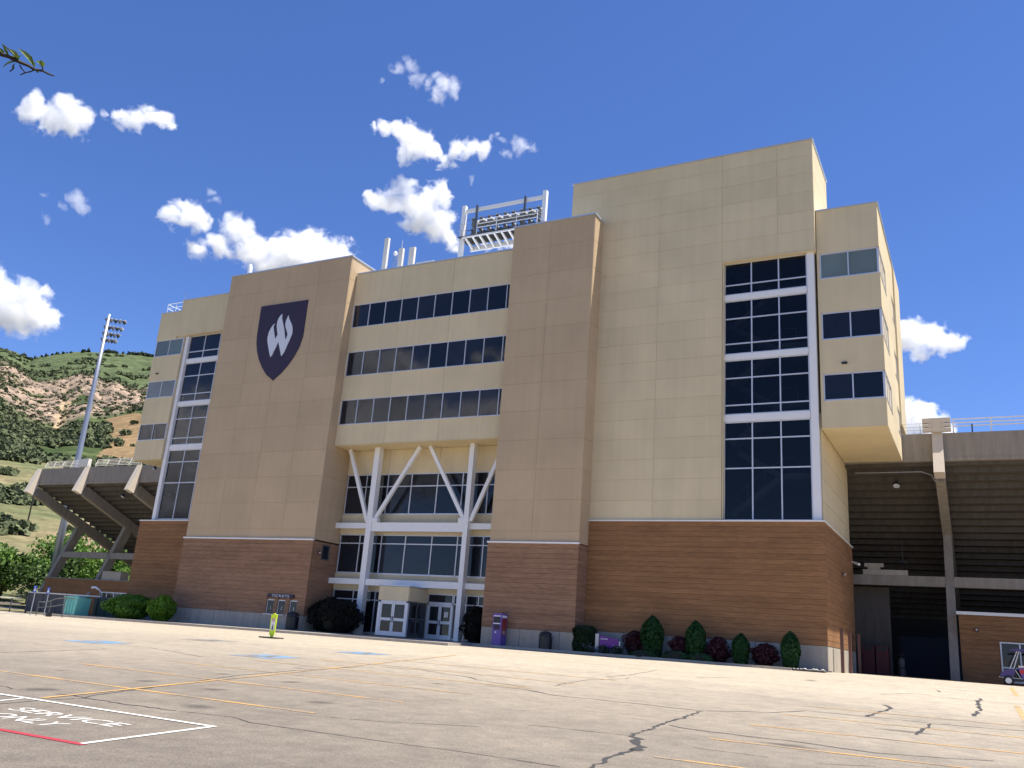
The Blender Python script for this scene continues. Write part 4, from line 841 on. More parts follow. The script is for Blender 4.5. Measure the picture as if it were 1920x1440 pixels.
def floodlight(name, label, c, aim, r=.2, m='darkmetal'):
    t = thing(name, label, 'floodlight', c); a = Vector(aim).normalized(); C0 = Vector(c)
    MB().lathe(C0, [(r*.4, -r), (r*.7, -r*.8), (r, .0), (r*1.05, r*.5)], 12, a).build('housing', m, t); MB().lathe(C0+a*(r*.5), [(r*.95, 0), (r*.9, .02)], 12, a).build('lens', 'lamp_glass', t)
    MB().tube([C0-a*r*.6, C0-a*r*.6+Vector((0,0,r*1.4))], r*.15, 6).build('bracket', m, t); return t
floodlight('floodlight', 'small floodlight under the left stand between two sloping beams', (-79.4, 61.2, 13.35), (0, -.5, -1), .22)
floodlight('floodlight', 'small floodlight under the right stand beside the jutting wing', (-4.55, 61.4, 13.3), (0, -.6, -1), .22)
floodlight('floodlight', 'bracketed floodlight on the white stair column at the left end', (-61.4, 49.85, 13.5), (-.35, -.6, -.7), .17, 'darkmetal')
t = thing('pendant_lamp', 'dim dish lamp hanging under the right stand', 'lamp', (-4.9, 68, 8.9)); MB().lathe((-4.9, 68, 8.9), [(.4, 0), (.3, .14), (.08, .22)], 14).build('shade', 'greymetal', t); MB().tube([(-4.9, 68, 9.1), (-4.9, 68, 10.7)], .03, 6).build('stem', 'greymetal', t)
single(MB().box(-7.2, 64.75, 7.77, -4.4, 65.2, 8.12).box(-7.1, 64.8, 8.3, -5.9, 65.15, 8.55).box(-6.9, 64.85, 8.125, -6.1, 65.1, 8.295), 'duct_unit', 'conc', 'grey stacked duct boxes resting on the beam beside the brick corner', 'duct')
t = thing('security_camera', 'white security camera on the brick corner by the opening', 'camera', (-7.4, 60.9, 8.0)); MB().bar((-7.42, 60.9, 8.2), (-7.2, 60.9, 8.12), .07).build('bracket', 'white', t); MB().bar((-7.25, 60.9, 8.12), (-6.95, 60.6, 8.0), .15, .14).build('housing', 'white', t)
def walllamp(c, ax, label, m='brownmetal'):
    t = thing('wall_lamp', label, 'wall lamp', c); MB().lathe(c, [(.13, 0), (.13, .1), (.09, .16)], 12, ax).build('body', m, t); MB().lathe(Vector(c)+Vector(ax)*.16, [(.07, 0), (.04, .05)], 10, ax).build('lens', 'lamp_glass', t); return t
walllamp((-.55, 63.2, 4.42), (0, -1, 0), 'small round lamp on the brick wall above the cart'); walllamp((-7.41, 56.0, 6.9), (1, 0, 0), 'small dark lamp high on the brick side wall'); walllamp((-41.88, 49.2, 6.7), (1, 0, 0), 'small lamp on the tower side beside the little window')

MB().tube([(-7.0, 60.7, 13.98), (-3.0, 60.7, 13.98), (-2.4, 60.75, 13.75), (-2.2, 60.8, 13.3)], .035, 6).build('conduit', 'gal', GR)
# ------------------------------------------------------------------ roof things
def antenna(x0, x1, z1, label, whip=False):
    t = thing('antenna_panel', label, 'antenna', ((x0+x1)/2, 52, 28.5), 'antenna panels on the roof')
    w = x1-x0; MB().prism([(x0, 51.9, 29.0), (x1, 51.9, 29.0), (x1+.02, 52.12, 29.0), (x0-.02, 52.12, 29.0)], (0, 0, z1-29.0)).build('radome', 'offwhite', t)
    MB().tube([((x0+x1)/2, 52.3, 28.4), ((x0+x1)/2, 52.3, z1-.6)], .06, 8).build('mast', 'gal', t); MB().box((x0+x1)/2-.08, 52.13, 29.4, (x0+x1)/2+.08, 52.24, 29.55).box((x0+x1)/2-.08, 52.13, z1-1, (x0+x1)/2+.08, 52.24, z1-.85).build('clamp', 'darkmetal', t)
    if whip: MB().tube([((x0+x1)/2, 52, z1), ((x0+x1)/2, 52, z1+.75)], .02, 5).build('whip', 'offwhite', t)
antenna(-41.58, -41.2, 32.7, 'tallest white antenna panel, nearest the left tower'); antenna(-40.03, -39.62, 31.52, 'short white antenna panel with a thin whip on top', True); antenna(-38.98, -38.48, 31.46, 'wide short white antenna panel right of the others')
t = thing('camera_mast', 'thin lattice mast with small white dome behind antenna panels', 'mast', (-40.7, 52.4, 28.5)); mb = MB()
for dx in (-.14, .14): mb.tube([(-40.7+dx, 52.4, 28.4), (-40.7+dx, 52.4, 31.2)], .025, 5)
for k in range(8): mb.tube([(-40.84, 52.4, 28.6+.33*k), (-40.56, 52.4, 28.75+.33*k)], .015, 4)
mb.tube([(-40.7, 52.4, 30.9), (-39.9, 52.3, 30.9)], .02, 5); mb.tube([(-40.7, 52.4, 30.1), (-39.9, 52.3, 30.1)], .02, 5)
mb.build('lattice', 'gal', t); MB().lathe((-40.7, 52.4, 31.2), [(.05, 0), (.17, .12), (.17, .25), (.08, .38)], 10).build('dome', 'white', t)
single(MB().box(-38.3, 52.2, 28.5, -36.75, 54, 30.05).box(-38.35, 52.15, 30.055, -36.7, 54.05, 30.12), 'rooftop_unit', 'offwhite', 'low white box on the roof right of the antenna panels', 'cooling unit')
t = thing('radio_antenna', 'white capsule antenna on the left tower roof', 'antenna', (-54.4, 50, 29.74)); MB().tube([(-54.4, 50, 29.7), (-54.4, 50, 30.4)], .06, 8).build('mast', 'gal', t); MB().lathe((-54.35, 50, 30.35), [(.1, 0), (.19, .1), (.2, .5), (.16, .85), (.06, 1.05)], 12).build('capsule', 'white', t)
for x, y, z_, lb_ in ((-41.95, 48.7, 29.74, 'thin rod at the corner of the left tower roof'), (-62.0, 50.1, 29.0, 'thin rod at the corner of the left end roof')):
    single(MB().tube([(x, y, z_-.05), (x, y, z_+.75)], .022, 5), 'lightning_rod', 'gal', lb_, 'lightning rod')
rg = thing('floodlight_rack', 'white steel rack with two rows of stadium floodlights on the roof', 'floodlight rack', (-32.9, 56, 28.4))
for x in (-36.72, -29.1): MB().box(x-.17, 55.83, 28.39, x+.17, 56.17, 36.8).build('post', 'white', rg)
MB().box(-36.545, 55.92, 36.14, -29.275, 56.08, 36.44).build('top_bar', 'white', rg)
mb = MB().box(-36.5, 55.62, 33.6, -29.3, 55.72, 33.73).box(-36.5, 57.05, 33.05, -29.3, 57.2, 33.45)
for k in range(11): mb.prism([(-36.3+.69*k, 55.73, 33.6), (-36.3+.69*k, 57.04, 33.1), (-36.3+.69*k, 57.04, 33.4), (-36.3+.69*k, 55.73, 33.72)], (.13, 0, 0))
mb.build('catwalk_beam', 'white', rg); MB().box(-36.9, 55.6, 33.735, -29.0, 57.25, 33.78).build('catwalk_deck', 'darkmetal', rg)
mb = MB()
for z_ in (34.35, 34.68, 35.0): mb.tube([(-35.1, 55.6, z_), (-29.5, 55.6, z_), (-29.4, 57, z_)], .035, 6)
for x in (-35.1, -33.25, -31.4, -29.5): mb.tube([(x, 55.6, 33.79), (x, 55.6, 35.02)], .035, 6)
mb.build('guard_rail', 'white', rg)
mb = MB()
for z_ in (34.3, 34.9): mb.tube([(-37, 55.62, z_), (-36.0, 55.62, z_)], .02, 5)
for x in (-37, -36.6, -36.1): mb.tube([(x, 55.62, 33.5), (x, 55.62, 34.92)], .02, 5)
mb.build('side_rail', 'gal', rg)
for x in (-35.4, -30.85): MB().box(x-.09, 55.8, 33.8, x+.09, 55.89, 36.6).build('hanger', 'greymetal', rg)
MB().tube([(-36.5, 56.3, 35.62), (-29.3, 56.3, 35.62)], .035, 6).build('lamp_bar', 'greymetal', rg); MB().tube([(-36.5, 56.3, 34.62), (-29.3, 56.3, 34.62)], .035, 6).build('lamp_bar', 'greymetal', rg)
for zr in (35.55, 34.55):
    for k in range(9):
        x = -35.95+.77*k; c = Vector((x, 56.35, zr)); ax = Vector((.06, .80, -.52)).normalized()
        lp = MB().lathe(c, [(.05, -.22), (.09, -.10), (.2, .08), (.36, .26), (.41, .42), (.37, .60)], 14, ax).build('floodlight', 'lamp', rg, smooth=True)
        MB().lathe(c+ax*.595, [(.36, 0), (.35, .012)], 14, ax).build('lens', 'lamp_glass', lp); MB().box(x-.07, 56.2, zr-.05, x+.07, 56.36, zr+.16).build('ballast', 'darkmetal', lp)
lp_ = thing('light_pole', 'tall grey steel light pole with floodlight cluster behind the left stand', 'light pole', (-97, 67.4, .8))
MB().tube([(-97, 67.4, .8), (-97, 67.4, 14), (-97, 67.4, 28), (-97, 67.4, 38.2)], (.50, .38, .27, .17), 16).build('pole', 'gal', lp_, smooth=True)
ar = Vector((.72, .69, 0)); aim = Vector((.25, .80, -.50)).normalized()
for i, z_ in enumerate((37.6, 36.6, 35.7, 34.9)):
    c0 = Vector((-97, 67.4, z_)); MB().bar(c0-ar*.45, c0+ar*(1.75-.2*i), .12).build('crossarm', 'gal', lp_)
    for k in range(5):
        c = c0+ar*(-.38+(.52-.05*i)*k)+aim*.1; f_ = MB().lathe(c, [(.05, -.1), (.14, .05), (.26, .28), (.28, .38)], 10, aim).build('floodlight', 'lamp' if (k+i) % 2 else 'darkmetal', lp_)
        MB().lathe(c+aim*.375, [(.27, 0), (.26, .012)], 10, aim).build('lens', 'lamp_glass', f_); MB().bar(c+aim*.1+Vector((0,0,.24)), c+aim*.5+Vector((0,0,.27)), .36, .05).build('visor', 'white', f_)

# ------------------------------------------------------------------ things by the entrance and along the wall
sg = MB().box(-45.31, 48.40, 3.42, -42.9, 48.52, 3.66); ts = single(sg, 'ticket_sign', 'purple_dark', 'dark purple ticket sign with white letters over three small windows', 'sign', None)
text('TICKETS', .25, (-44.1, 48.397, 3.455), 'emblem_white', ts, sx=1.75)
def bin_(label, x, y, w, h):
    z0 = gz(x, y)+(.15 if x < -27.4 else .06); t = thing('waste_bin', label, 'bin', (x, y, z0), 'domed dark bins')
    MB().lathe((x, y, z0), [(w*.46, 0), (w*.5, .05), (w*.5, h*.72)], 20).build('body', 'black', t, smooth=False); MB().lathe((x, y, z0), [(w*.5, h*.725), (w*.5, h*.78), (w*.44, h*.88), (w*.3, h*.96), (w*.08, h)], 20).build('dome_lid', 'black', t, smooth=True)
    MB().box(x-w*.22, y-w*.53, z0+h*.6, x+w*.22, y-w*.44, z0+h*.71).build('flap', 'darkmetal', t)
    for s_ in (-1, 1): MB().box(x+s_*w*.5-.02, y-.05, z0+h*.72, x+s_*w*.5+.02, y+.05, z0+h*.78).build('handle', 'gal', t)
bin_('domed dark bin below the ticket windows', -42.15, 47.8, .86, 1.2); bin_('domed black bin between the purple kiosk and hedge', -22.9, 47.95, .78, 1.05)
k_ = thing('payment_kiosk', 'purple payment kiosk with dark screen and red poster', 'kiosk', (-26.05, 47.95, gz(-26, 47.95)))
zk = gz(-26, 47.95); MB().box(-26.35, 47.65, zk+.05, -25.75, 48.35, zk+1.96).build('body', 'purple', k_); MB().box(-26.30, 47.7, zk-.15, -25.8, 48.3, zk+.048).build('plinth', 'darkmetal', k_)
MB().box(-26.28, 47.63, zk+1.42, -25.84, 47.648, zk+1.76).build('screen', 'black', k_); MB().box(-26.3, 47.632, zk+1.78, -25.82, 47.649, zk+1.83).build('trim', 'white', k_); MB().box(-26.3, 47.632, zk+1.34, -25.82, 47.649, zk+1.39).build('trim', 'white', k_); MB().box(-26.27, 47.634, zk+1.02, -25.85, 47.648, zk+1.31).build('keypad_panel', 'purple_dark', k_); MB().lathe((-26.12, 47.649, zk+.86), [(.06, 0), (.05, .02)], 10, (0, -1, 0)).build('badge', 'white', k_)
MB(SIDE(-25.73)).box(47.72, 0, zk+.72, 48.28, .019, zk+1.66).build('poster', 'poster', k_); MB(SIDE(-25.73)).box(47.72, 0, zk+1.72, 48.28, .019, zk+1.86).build('header_sign', 'white', k_)
for kk in range(3): MB(SIDE(-25.727)).box(47.76, 0, zk+.78+.07*kk, 48.2, .003, zk+.80+.07*kk).build('printed_line', 'white', k_)
ys_ = thing('crossing_sign', 'fluorescent lime pedestrian crossing sign on flat black base', 'sign', (-33.2, 36.2, gz(-33.2, 36.2))); bz = gz(-33.2, 36.2)
MB().box(-33.75, 35.85, bz, -32.65, 36.55, bz+.06).build('base', 'black', ys_); MB().prism([(-33.27, 36.2, bz+.05), (-33.13, 36.2, bz+.05), (-33.05, 36.2, bz+.2), (-33.35, 36.2, bz+.2)], (0, .03, 0)).build('spring_stem', 'lime', ys_)
MB().prism([(-33.38, 36.19, bz+.18), (-33.02, 36.19, bz+.18), (-33.0, 36.19, bz+1.2), (-33.10, 36.19, bz+1.22), (-33.17, 36.19, bz+1.27), (-33.23, 36.19, bz+1.27), (-33.30, 36.19, bz+1.22), (-33.40, 36.19, bz+1.2)], (0, .04, 0)).build('panel', 'lime', ys_)
MB().box(-33.33, 36.182, bz+.4, -33.07, 36.189, bz+1.0).build('white_field', 'white', ys_); MB().prism([(-33.31, 36.176, bz+.99), (-33.09, 36.176, bz+.99), (-33.2, 36.176, bz+.80)], (0, .005, 0)).build('yield_triangle', 'red', ys_); MB().prism([(-33.25, 36.172, bz+.965), (-33.15, 36.172, bz+.965), (-33.2, 36.172, bz+.875)], (0, .003, 0)).build('triangle_centre', 'white', ys_)
MB().lathe((-33.2, 36.181, bz+.66), [(.035, 0), (.035, .006)], 10, (0, -1, 0)).prism([(-33.24, 36.175, bz+.61), (-33.16, 36.175, bz+.61), (-33.15, 36.175, bz+.5), (-33.12, 36.175, bz+.42), (-33.17, 36.175, bz+.42), (-33.2, 36.175, bz+.5), (-33.24, 36.175, bz+.42), (-33.28, 36.175, bz+.42), (-33.24, 36.175, bz+.5)], (0, .006, 0)).build('walking_figure', 'black', ys_)
for k, (yy, lb_) in enumerate(((52.0, 'nearest'), (55.2, 'middle'), (59.4, 'farthest'))):
    t = thing('square_post', '%s of three tall brown square posts by the brick side wall' % lb_, 'post', (-7.0, yy, gz(-7, yy)), 'brown posts along the side wall'); MB().box(-7.08, yy-.12, 1.0, -6.92, yy+.12, 3.55).build('shaft', 'brownmetal', t); MB().box(-7.10, yy-.14, 3.55, -6.90, yy+.14, 3.6).build('cap', 'brownmetal', t)
for x, lb_ in ((-7.0, 'left'), (-6.15, 'right')):
    t = thing('vending_machine', '%s one of two dark red vending machines in the shaded opening' % lb_, 'vending machine', (x, 64.4, 1.3), 'vending machines in the opening'); MB().box(x-.38, 64.0, 1.35, x+.38, 64.8, 3.1).build('cabinet', 'steelred', t); MB().box(x-.3, 63.97, 2.8, x+.3, 63.998, 3.02).build('display', 'black', t); MB().box(x-.38, 64.05, 1.25, x+.38, 64.75, 1.345).build('foot', 'black', t)
t = thing('capped_shape', 'dark stand with peaked cap in the shaded opening', 'silhouette', (-4.85, 62, 1.3)); MB().lathe((-4.85, 62, 1.3), [(.24, 0), (.24, .45), (.12, .55)], 12).build('drum', 'darkmetal', t); MB().lathe((-4.85, 62, 1.85), [(.16, 0), (.2, .2), (.16, .5), (.05, .6)], 10).build('body', 'charcoal', t); MB().lathe((-4.85, 62, 2.55), [(.3, 0), (.2, .07), (.03, .18)], 12).build('cap', 'black', t)  # invented form filling in for an unidentified dark shape
MB().tube([(-4.85, 62, 2.4), (-4.85, 62, 2.6)], .04, 6).build('neck', 'darkmetal', t)
# purple golf cart, nose to the left
gc = thing('golf_cart', 'purple golf cart with grey roof struts parked by brick wall', 'golf cart', (2.0, 58.6, gz(2, 58.6))); g0 = gz(2, 58.6); X0 = .47
def cx(x, y, z): return (X0+x, 58.05+y, g0+z)
def cart(n_, m_, fn, lb_=None): mb = MB(lambda a, b_, c: cx(a, b_, c)); fn(mb); return mb.build(n_, m_, gc, lb_)
for wx in (.42, 2.25):
    for wy in (.0, 1.1):
        w_ = cart('wheel', 'rubber', lambda mb: mb.lathe((wx, wy, .26), [(.17, -.10), (.25, -.09), (.27, -.05), (.27, .05), (.25, .09), (.17, .10)], 18, (0, 1, 0)))
        MB(lambda a, b_, c: cx(a, b_, c)).lathe((wx, wy, .26), [(.05, -.115), (.14, -.112), (.16, -.10), (.16, .10)], 14, (0, 1, 0)).build('rim', 'alum', w_)
cart('chassis', 'black', lambda mb: mb.box(.15, .08, .24, 2.6, 1.02, .38)); cart('front_cowl', 'purple_mid', lambda mb: mb.prism([(.02, .0, .42), (.05, .0, .62), (.3, .0, .82), (.72, .0, .9), (.78, .0, .75), (.66, .0, .5)], (0, 1.1, 0)))
cart('bumper', 'gal', lambda mb: mb.box(-.02, .0, .40, .66, 1.1, .47)); cart('floor_panel', 'gal', lambda mb: mb.box(.66, .02, .385, 1.1, 1.08, .42))
cart('rear_body', 'purple', lambda mb: mb.prism([(1.12, .0, .42), (.98, .0, .78), (.93, .0, .98), (2.62, .0, .92), (2.7, .0, .5), (2.6, .0, .42)], (0, 1.1, 0))); cart('seat', 'offwhite', lambda mb: mb.box(.95, .03, .985, 1.75, 1.07, 1.09)); cart('backrest', 'offwhite', lambda mb: mb.prism([(1.72, .06, 1.1), (1.82, .06, 1.1), (1.95, .06, 1.5), (1.85, .06, 1.5)], (0, .98, 0)))
cart('badge', 'red', lambda mb: mb.lathe((1.12, -.002, .78), [(.13, 0), (.13, -.012)], 14, (0, 1, 0)))
for wy in (.06, 1.04):
    cart('strut', 'alum', lambda mb: mb.tube([(.52, wy, .88), (.95, wy, 1.86)], .022, 6)); cart('strut', 'alum', lambda mb: mb.tube([(.72, wy, .9), (1.05, wy, 1.86)], .022, 6)); cart('strut', 'alum', lambda mb: mb.tube([(1.75, wy, 1.0), (1.62, wy, 1.86)], .02, 6)); cart('strut', 'alum', lambda mb: mb.tube([(2.5, wy, .92), (2.4, wy, 1.86)], .02, 6)); cart('strut', 'alum', lambda mb: mb.tube([(.78, wy, .86), (1.02, wy, .44)], .022, 6))
cart('roof', 'purple_mid', lambda mb: mb.prism([(.62, -.05, 1.87), (.60, -.05, 1.92), (.8, -.05, 1.98), (2.5, -.05, 1.98), (2.65, -.05, 1.92), (2.62, -.05, 1.87)], (0, 1.2, 0)))
cart('steering_column', 'black', lambda mb: mb.tube([(.75, .35, .88), (1.0, .35, 1.12)], .025, 6)); cart('steering_wheel', 'black', lambda mb: mb.tube([(1.0+.17*.7*math.cos(t_)*.6, .35+.17*math.sin(t_), 1.13+.17*.7*math.cos(t_)) for t_ in np.linspace(0, 6.283, 15)], .014, 5, False))

# ------------------------------------------------------------------ things at the far left of the lot
def post_sign(x, y, h, label):
    z0 = gz(x, y); t = thing('accessible_sign', label, 'sign', (x, y, z0), 'accessible parking signs'); MB().tube([(x, y, z0-.2), (x, y, z0+h)], .035, 8).build('post', 'gal', t); f_ = MB().box(x-.16, y-.06, z0+h-.5, x+.16, y-.045, z0+h).build('plate', 'blue_sign', t)
    MB().lathe((x, y-.062, z0+h-.32), [(.10, 0), (.10, .006)], 12, (0, -1, 0)).box(x-.03, y-.069, z0+h-.26, x+.03, y-.063, z0+h-.08).build('symbol', 'white', f_)
post_sign(-62.0, 42.0, 2.15, 'blue accessible parking sign on a thin post, left one'); post_sign(-63.6, 44.2, 2.1, 'blue accessible parking sign on a thin post, partly behind another')
rl_ = thing('ramp_railing', 'dark pipe handrail beside the kerb ramp', 'railing', (-61, 42.6, gz(-61, 42.6))); mb = MB(); zr_ = gz(-61, 42.6)
for x, h_ in ((-62.2, 1.0), (-60.8, 1.15), (-59.2, 1.7)): mb.tube([(x, 42.6, zr_), (x, 42.6, zr_+h_)], .035, 6)
mb.tube([(-62.2, 42.6, zr_+1.0), (-61.3, 42.6, zr_+1.0), (-60.3, 42.6, zr_+1.3), (-59.2, 42.6, zr_+1.4), (-58.2, 42.6, zr_+1.4)], .035, 6); mb.tube([(-62.2, 42.6, zr_+.6), (-60.8, 42.6, zr_+.7), (-59.2, 42.6, zr_+.95)], .03, 6); mb.build('rails', 'greymetal', rl_)
MB().box(-60.95, 42.5, zr_-.02, -60.6, 42.75, zr_+.3).build('foot', 'black', rl_)
en = thing('dumpster_enclosure', 'dark grey panel enclosure with pale top rail', 'enclosure', (-66, 48, gz(-66, 48))); ze = gz(-66, 48)
ed = np.linspace(-71.6, -66.9, 6)
for a, c in zip(ed[:-1], ed[1:]): MB().box(a+.02, 48+random.uniform(0, .03), ze+.1, c-.02, 48.06, ze+1.62).build('panel', 'charcoal', en)
MB().box(-71.7, 47.95, ze+1.625, -62.5, 48.08, ze+1.72).build('top_rail', 'offwhite', en); MB().box(-66.85, 47.97, ze, -64.2, 48.05, ze+1.62).build('gate', 'brownpanel', en)
for x in (-71.65, -66.88, -64.15): MB().box(x-.05, 47.98, ze-.2, x+.05, 48.1, ze+1.62).build('post', 'greymetal', en)
nt = MB().box(-64.4, 47.2, ze+.45, -62.9, 47.26, ze+1.45); single(nt, 'notice_board', 'conc', 'pale twin panel board behind the ramp handrail', 'notice board')
def dumpster(x0, x1, y0, y1, h, m_, label, lid):
    z0 = gz((x0+x1)/2, y0)+.05; t = thing('dumpster', label, 'dumpster', ((x0+x1)/2, (y0+y1)/2, z0))
    MB().prism([(x0+.12, y0, z0+.12), (x1-.1, y0, z0+.12), (x1, y0, z0+h), (x0, y0, z0+h)], (0, y1-y0, 0)).build('body', m_, t); MB().prism([(x0-.04, y0-.06, z0+h), (x1+.04, y0-.06, z0+h), (x1+.04, y1, z0+h+.14), (x0-.04, y1, z0+h+.14)], (0, 0, .05)).build('lid', lid, t)
    for x in (x0+.3, x1-.3): MB().lathe((x, y0+.2, z0+.06), [(.09, -.04), (.09, .04)], 10, (0, 1, 0)).build('caster', 'rubber', t)
    for x in (x0+.45, (x0+x1)/2, x1-.45): MB().box(x-.04, y0-.05, z0+.2, x+.04, y0-.002, z0+h-.05).build('rib', m_, t)
dumpster(-62.7, -61.15, 45.0, 46.2, 1.42, 'teal', 'teal metal dumpster with pale lid rim, behind the ramp handrail', 'teal'); dumpster(-61.9, -59.0, 47.0, 48.6, 1.45, 'darkgreen', 'dark green metal dumpster beside the teal one', 'charcoal')
gl_ = thing('gooseneck_pipe', 'white curved pipe sticking up over the dumpsters', 'pipe', (-63.6, 48.9, ze)); MB().tube([(-63.6, 48.9, ze), (-63.6, 48.9, ze+1.95), (-63.9, 48.85, ze+2.2), (-64.4, 48.8, ze+2.4), (-64.75, 48.75, ze+2.36)], (.04, .04, .05, .09, .11), 8).build('pipe', 'white', gl_)
fn = thing('pipe_fence', 'low grey and white pipe fence at the far left of the lot', 'fence', (-80, 47.5, gz(-80, 47.5))); zf = gz(-80, 47.5)
for x in np.arange(-95, -71.5, 2.2): MB().tube([(x, 47.5, zf-.2), (x, 47.5, zf+1.25)], .05, 6).build('post', 'greymetal', fn)
for z_ in (.35, .75, 1.2): MB().tube([(-95, 47.5, zf+z_), (-71.8, 47.5, zf+z_)], .04, 6).build('rail', 'offwhite' if z_ > .5 else 'gal', fn)
t = thing('pipe_stand', 'white pipe stand in front of the left fence', 'pipe stand', (-72, 45.2, gz(-72, 45.2))); z0 = gz(-72, 45.2); mb = MB()
for x in (-73.4, -72.3): mb.tube([(x, 45.2, z0), (x, 45.2, z0+1.0), (x+.3, 45.2, z0+1.15)], .06, 6)
mb.tube([(-74.4, 45.2, z0+1.05), (-71.7, 45.2, z0+1.15)], .08, 6); mb.tube([(-71.8, 45.2, z0+1.1), (-71.7, 45.2, z0+1.75)], .12, 8); mb.build('frame', 'offwhite', t)
bx = MB().box(-75.5, 44, gz(-74.5, 44), -73.4, 45, gz(-74.5, 44)+1.0).box(-75.55, 43.95, gz(-74.5, 44)+1.005, -73.35, 45.05, gz(-74.5, 44)+1.1); single(bx, 'storage_box', 'charcoal', 'dark storage box at the left edge of the lot', 'storage box')
zz = hz(57.05, 200); single(MB().tube([tuple(zz), (zz[0], zz[1], zz[2]+10.2)], (.16, .11), 8), 'utility_pole', 'twig', 'thin dark wooden pole standing alone on the hillside', 'utility pole')
# ------------------------------------------------------------------ plants
def leaves(P, size, name, m, parent, outward=None, flat=.6, aspect=1.6):
    """one leaf-shaped quad per point, facing roughly outwards"""
    n_ = len(P); P = np.asarray(P); N = rng.normal(0, 1, (n_, 3))
    if outward is not None: N = N*flat+np.asarray(outward)
    N /= np.linalg.norm(N, axis=1, keepdims=True)+1e-9; T = np.cross(N, rng.normal(0, 1, (n_, 3))); T /= np.linalg.norm(T, axis=1, keepdims=True)+1e-9; Bv = np.cross(N, T)
    s_ = size*rng.uniform(.6, 1.35, (n_, 1)); a = T*s_*aspect/2; b_ = Bv*s_/2
    o0 = np.array(ORI.get(root_of(parent).name, Vector((0,0,0))))
    v = np.stack([P-a, P-b_*.9+N*s_*.12, P+a, P+b_*.9+N*s_*.12], 1).reshape(-1, 3)-o0
    me = bpy.data.meshes.new(name); me.vertices.add(n_*4); me.vertices.foreach_set('co', v.astype(np.float32).ravel()); me.loops.add(n_*4); me.loops.foreach_set('vertex_index', np.arange(n_*4, dtype=np.int32)); me.polygons.add(n_); me.polygons.foreach_set('loop_start', np.arange(0, n_*4, 4, dtype=np.int32)); me.update(calc_edges=True)
    me.materials.append(M[m]); o = bpy.data.objects.new(name, me); COL.objects.link(o); o.parent = parent; return o
def plant(name, label, cat, c, w, d, h, prof, n_, size, m, group=None, depth=.22, stems=4, lump=.12):
    """shrub: leaves through the outer shell of a profile of revolution, a dark inner mass and a few stems"""
    t = thing(name, label, cat, c, group); P = []; O = []; ph = random.uniform(0, 9)
    for k in range(n_):
        u = random.random()**.85; r = prof(u)*(1-depth*random.random()**1.6); th = random.uniform(0, 6.283)
        q = 1+lump*noise.noise(Vector((math.cos(th)*1.7+ph, math.sin(th)*1.7, u*3.4)))*2
        P.append((c[0]+w/2*r*q*math.cos(th), c[1]+d/2*r*q*math.sin(th), c[2]+h*min(1.04, u*(1+lump*.35*noise.noise(Vector((th, u*2, ph))))))); dz = (prof(max(0, u-.05))-prof(min(1, u+.05)))/.1*.5
        O.append((math.cos(th)*.9, math.sin(th)*.9, .35+dz*.5))
    leaves(P, size, 'foliage', m, t, O)
    MB().lathe(c, [(max(.03, prof(u)*w/2*(.72 if depth < .25 else .5)), h*u*(.93 if depth < .25 else .8)+.02) for u in (0, .12, .3, .5, .7, .85, .97)], 10).build('shade_mass', 'shade_core', t)  # solid dark core, shade between the leaves put into its colour
    mb = MB()
    for k in range(stems): th = random.uniform(0, 6.283); mb.tube([(c[0]+.08*math.cos(th), c[1]+.08*math.sin(th), c[2]-.06), (c[0]+w*.2*math.cos(th), c[1]+d*.2*math.sin(th), c[2]+h*.5)], .02, 5)
    mb.build('stem', 'bark', t); return t
egg = lambda u: (math.sin(math.pi*min(1, (u+.22)/1.22*.98))**.62)*(1 if u < .8 else 1-((u-.8)/.2)**1.5*.75)
cone = lambda u: (.70+.30*math.sin(math.pi*min(1, u/.85)*.5))*(1 if u < .45 else max(.02, 1-((u-.45)/.55)**2.3)**.72)
ball = lambda u: max(.12, math.sqrt(max(0, 1-(2*u*.94-.94)**2)))
dome = lambda u: math.sqrt(max(0.0, 1-u**2.4))*.96+.04
block = lambda u: (1 if u < .82 else 1-((u-.82)/.18)**2*.35)
bz_ = lambda x, y: gz(x, y)+.05
for x, w, h, lb_ in ((-16.7, 1.34, 2.25, 'tallest clipped green cone shrub with pointed tip'), (-14.2, 1.18, 2.1, 'second clipped cone shrub, behind low green mounds'), (-11.72, .92, 1.58, 'smallest dark clipped cone shrub between two burgundy bushes'), (-9.13, 1.02, 1.82, 'clipped cone shrub nearest the building corner')):
    plant('cone_shrub', lb_, 'shrub', (x, 48.85, bz_(x, 48.85)), w, w, h, cone, 4600, .09, 'leaf_cone', 'clipped cone shrubs in the bed', .2, lump=.08)
for x, w, h, lb_ in ((-17.75, 1.25, 1.35, 'burgundy bush between the purple sign and the tallest cone'), (-15.15, 1.15, 1.2, 'burgundy bush between the two tallest cone shrubs'), (-13.0, 1.25, 1.25, 'burgundy bush left of the smallest cone shrub'), (-10.5, 1.35, 1.1, 'burgundy bush right of the smallest cone shrub')):
    plant('burgundy_bush', lb_, 'bush', (x, 49.1, bz_(x, 49.1)), w, w*.9, h, ball, 1900, .10, 'leaf_red', 'burgundy bushes in the bed', .55, lump=.36)
plant('box_hedge', 'dense dark green block hedge at the corner of the right tower', 'hedge', (-20.75, 48.75, bz_(-20.75, 48.75)), 1.4, 1.3, 1.48, block, 5200, .08, 'leaf_dark', None, .15, lump=.06)
for x, w, h, lb_ in ((-17.0, 1.8, .34, 'low green mound shrub below the tallest cone'), (-15.1, 1.7, .45, 'low green mound shrub left of the second cone'), (-13.75, 1.4, .42, 'low green mound shrub right of the second cone')):
    plant('mound_shrub', lb_, 'shrub', (x, 48.2, bz_(x, 48.2)), w, .9, h, dome, 1500, .06, 'leaf_low', 'low green mounds along the kerb', .2, lump=.1)
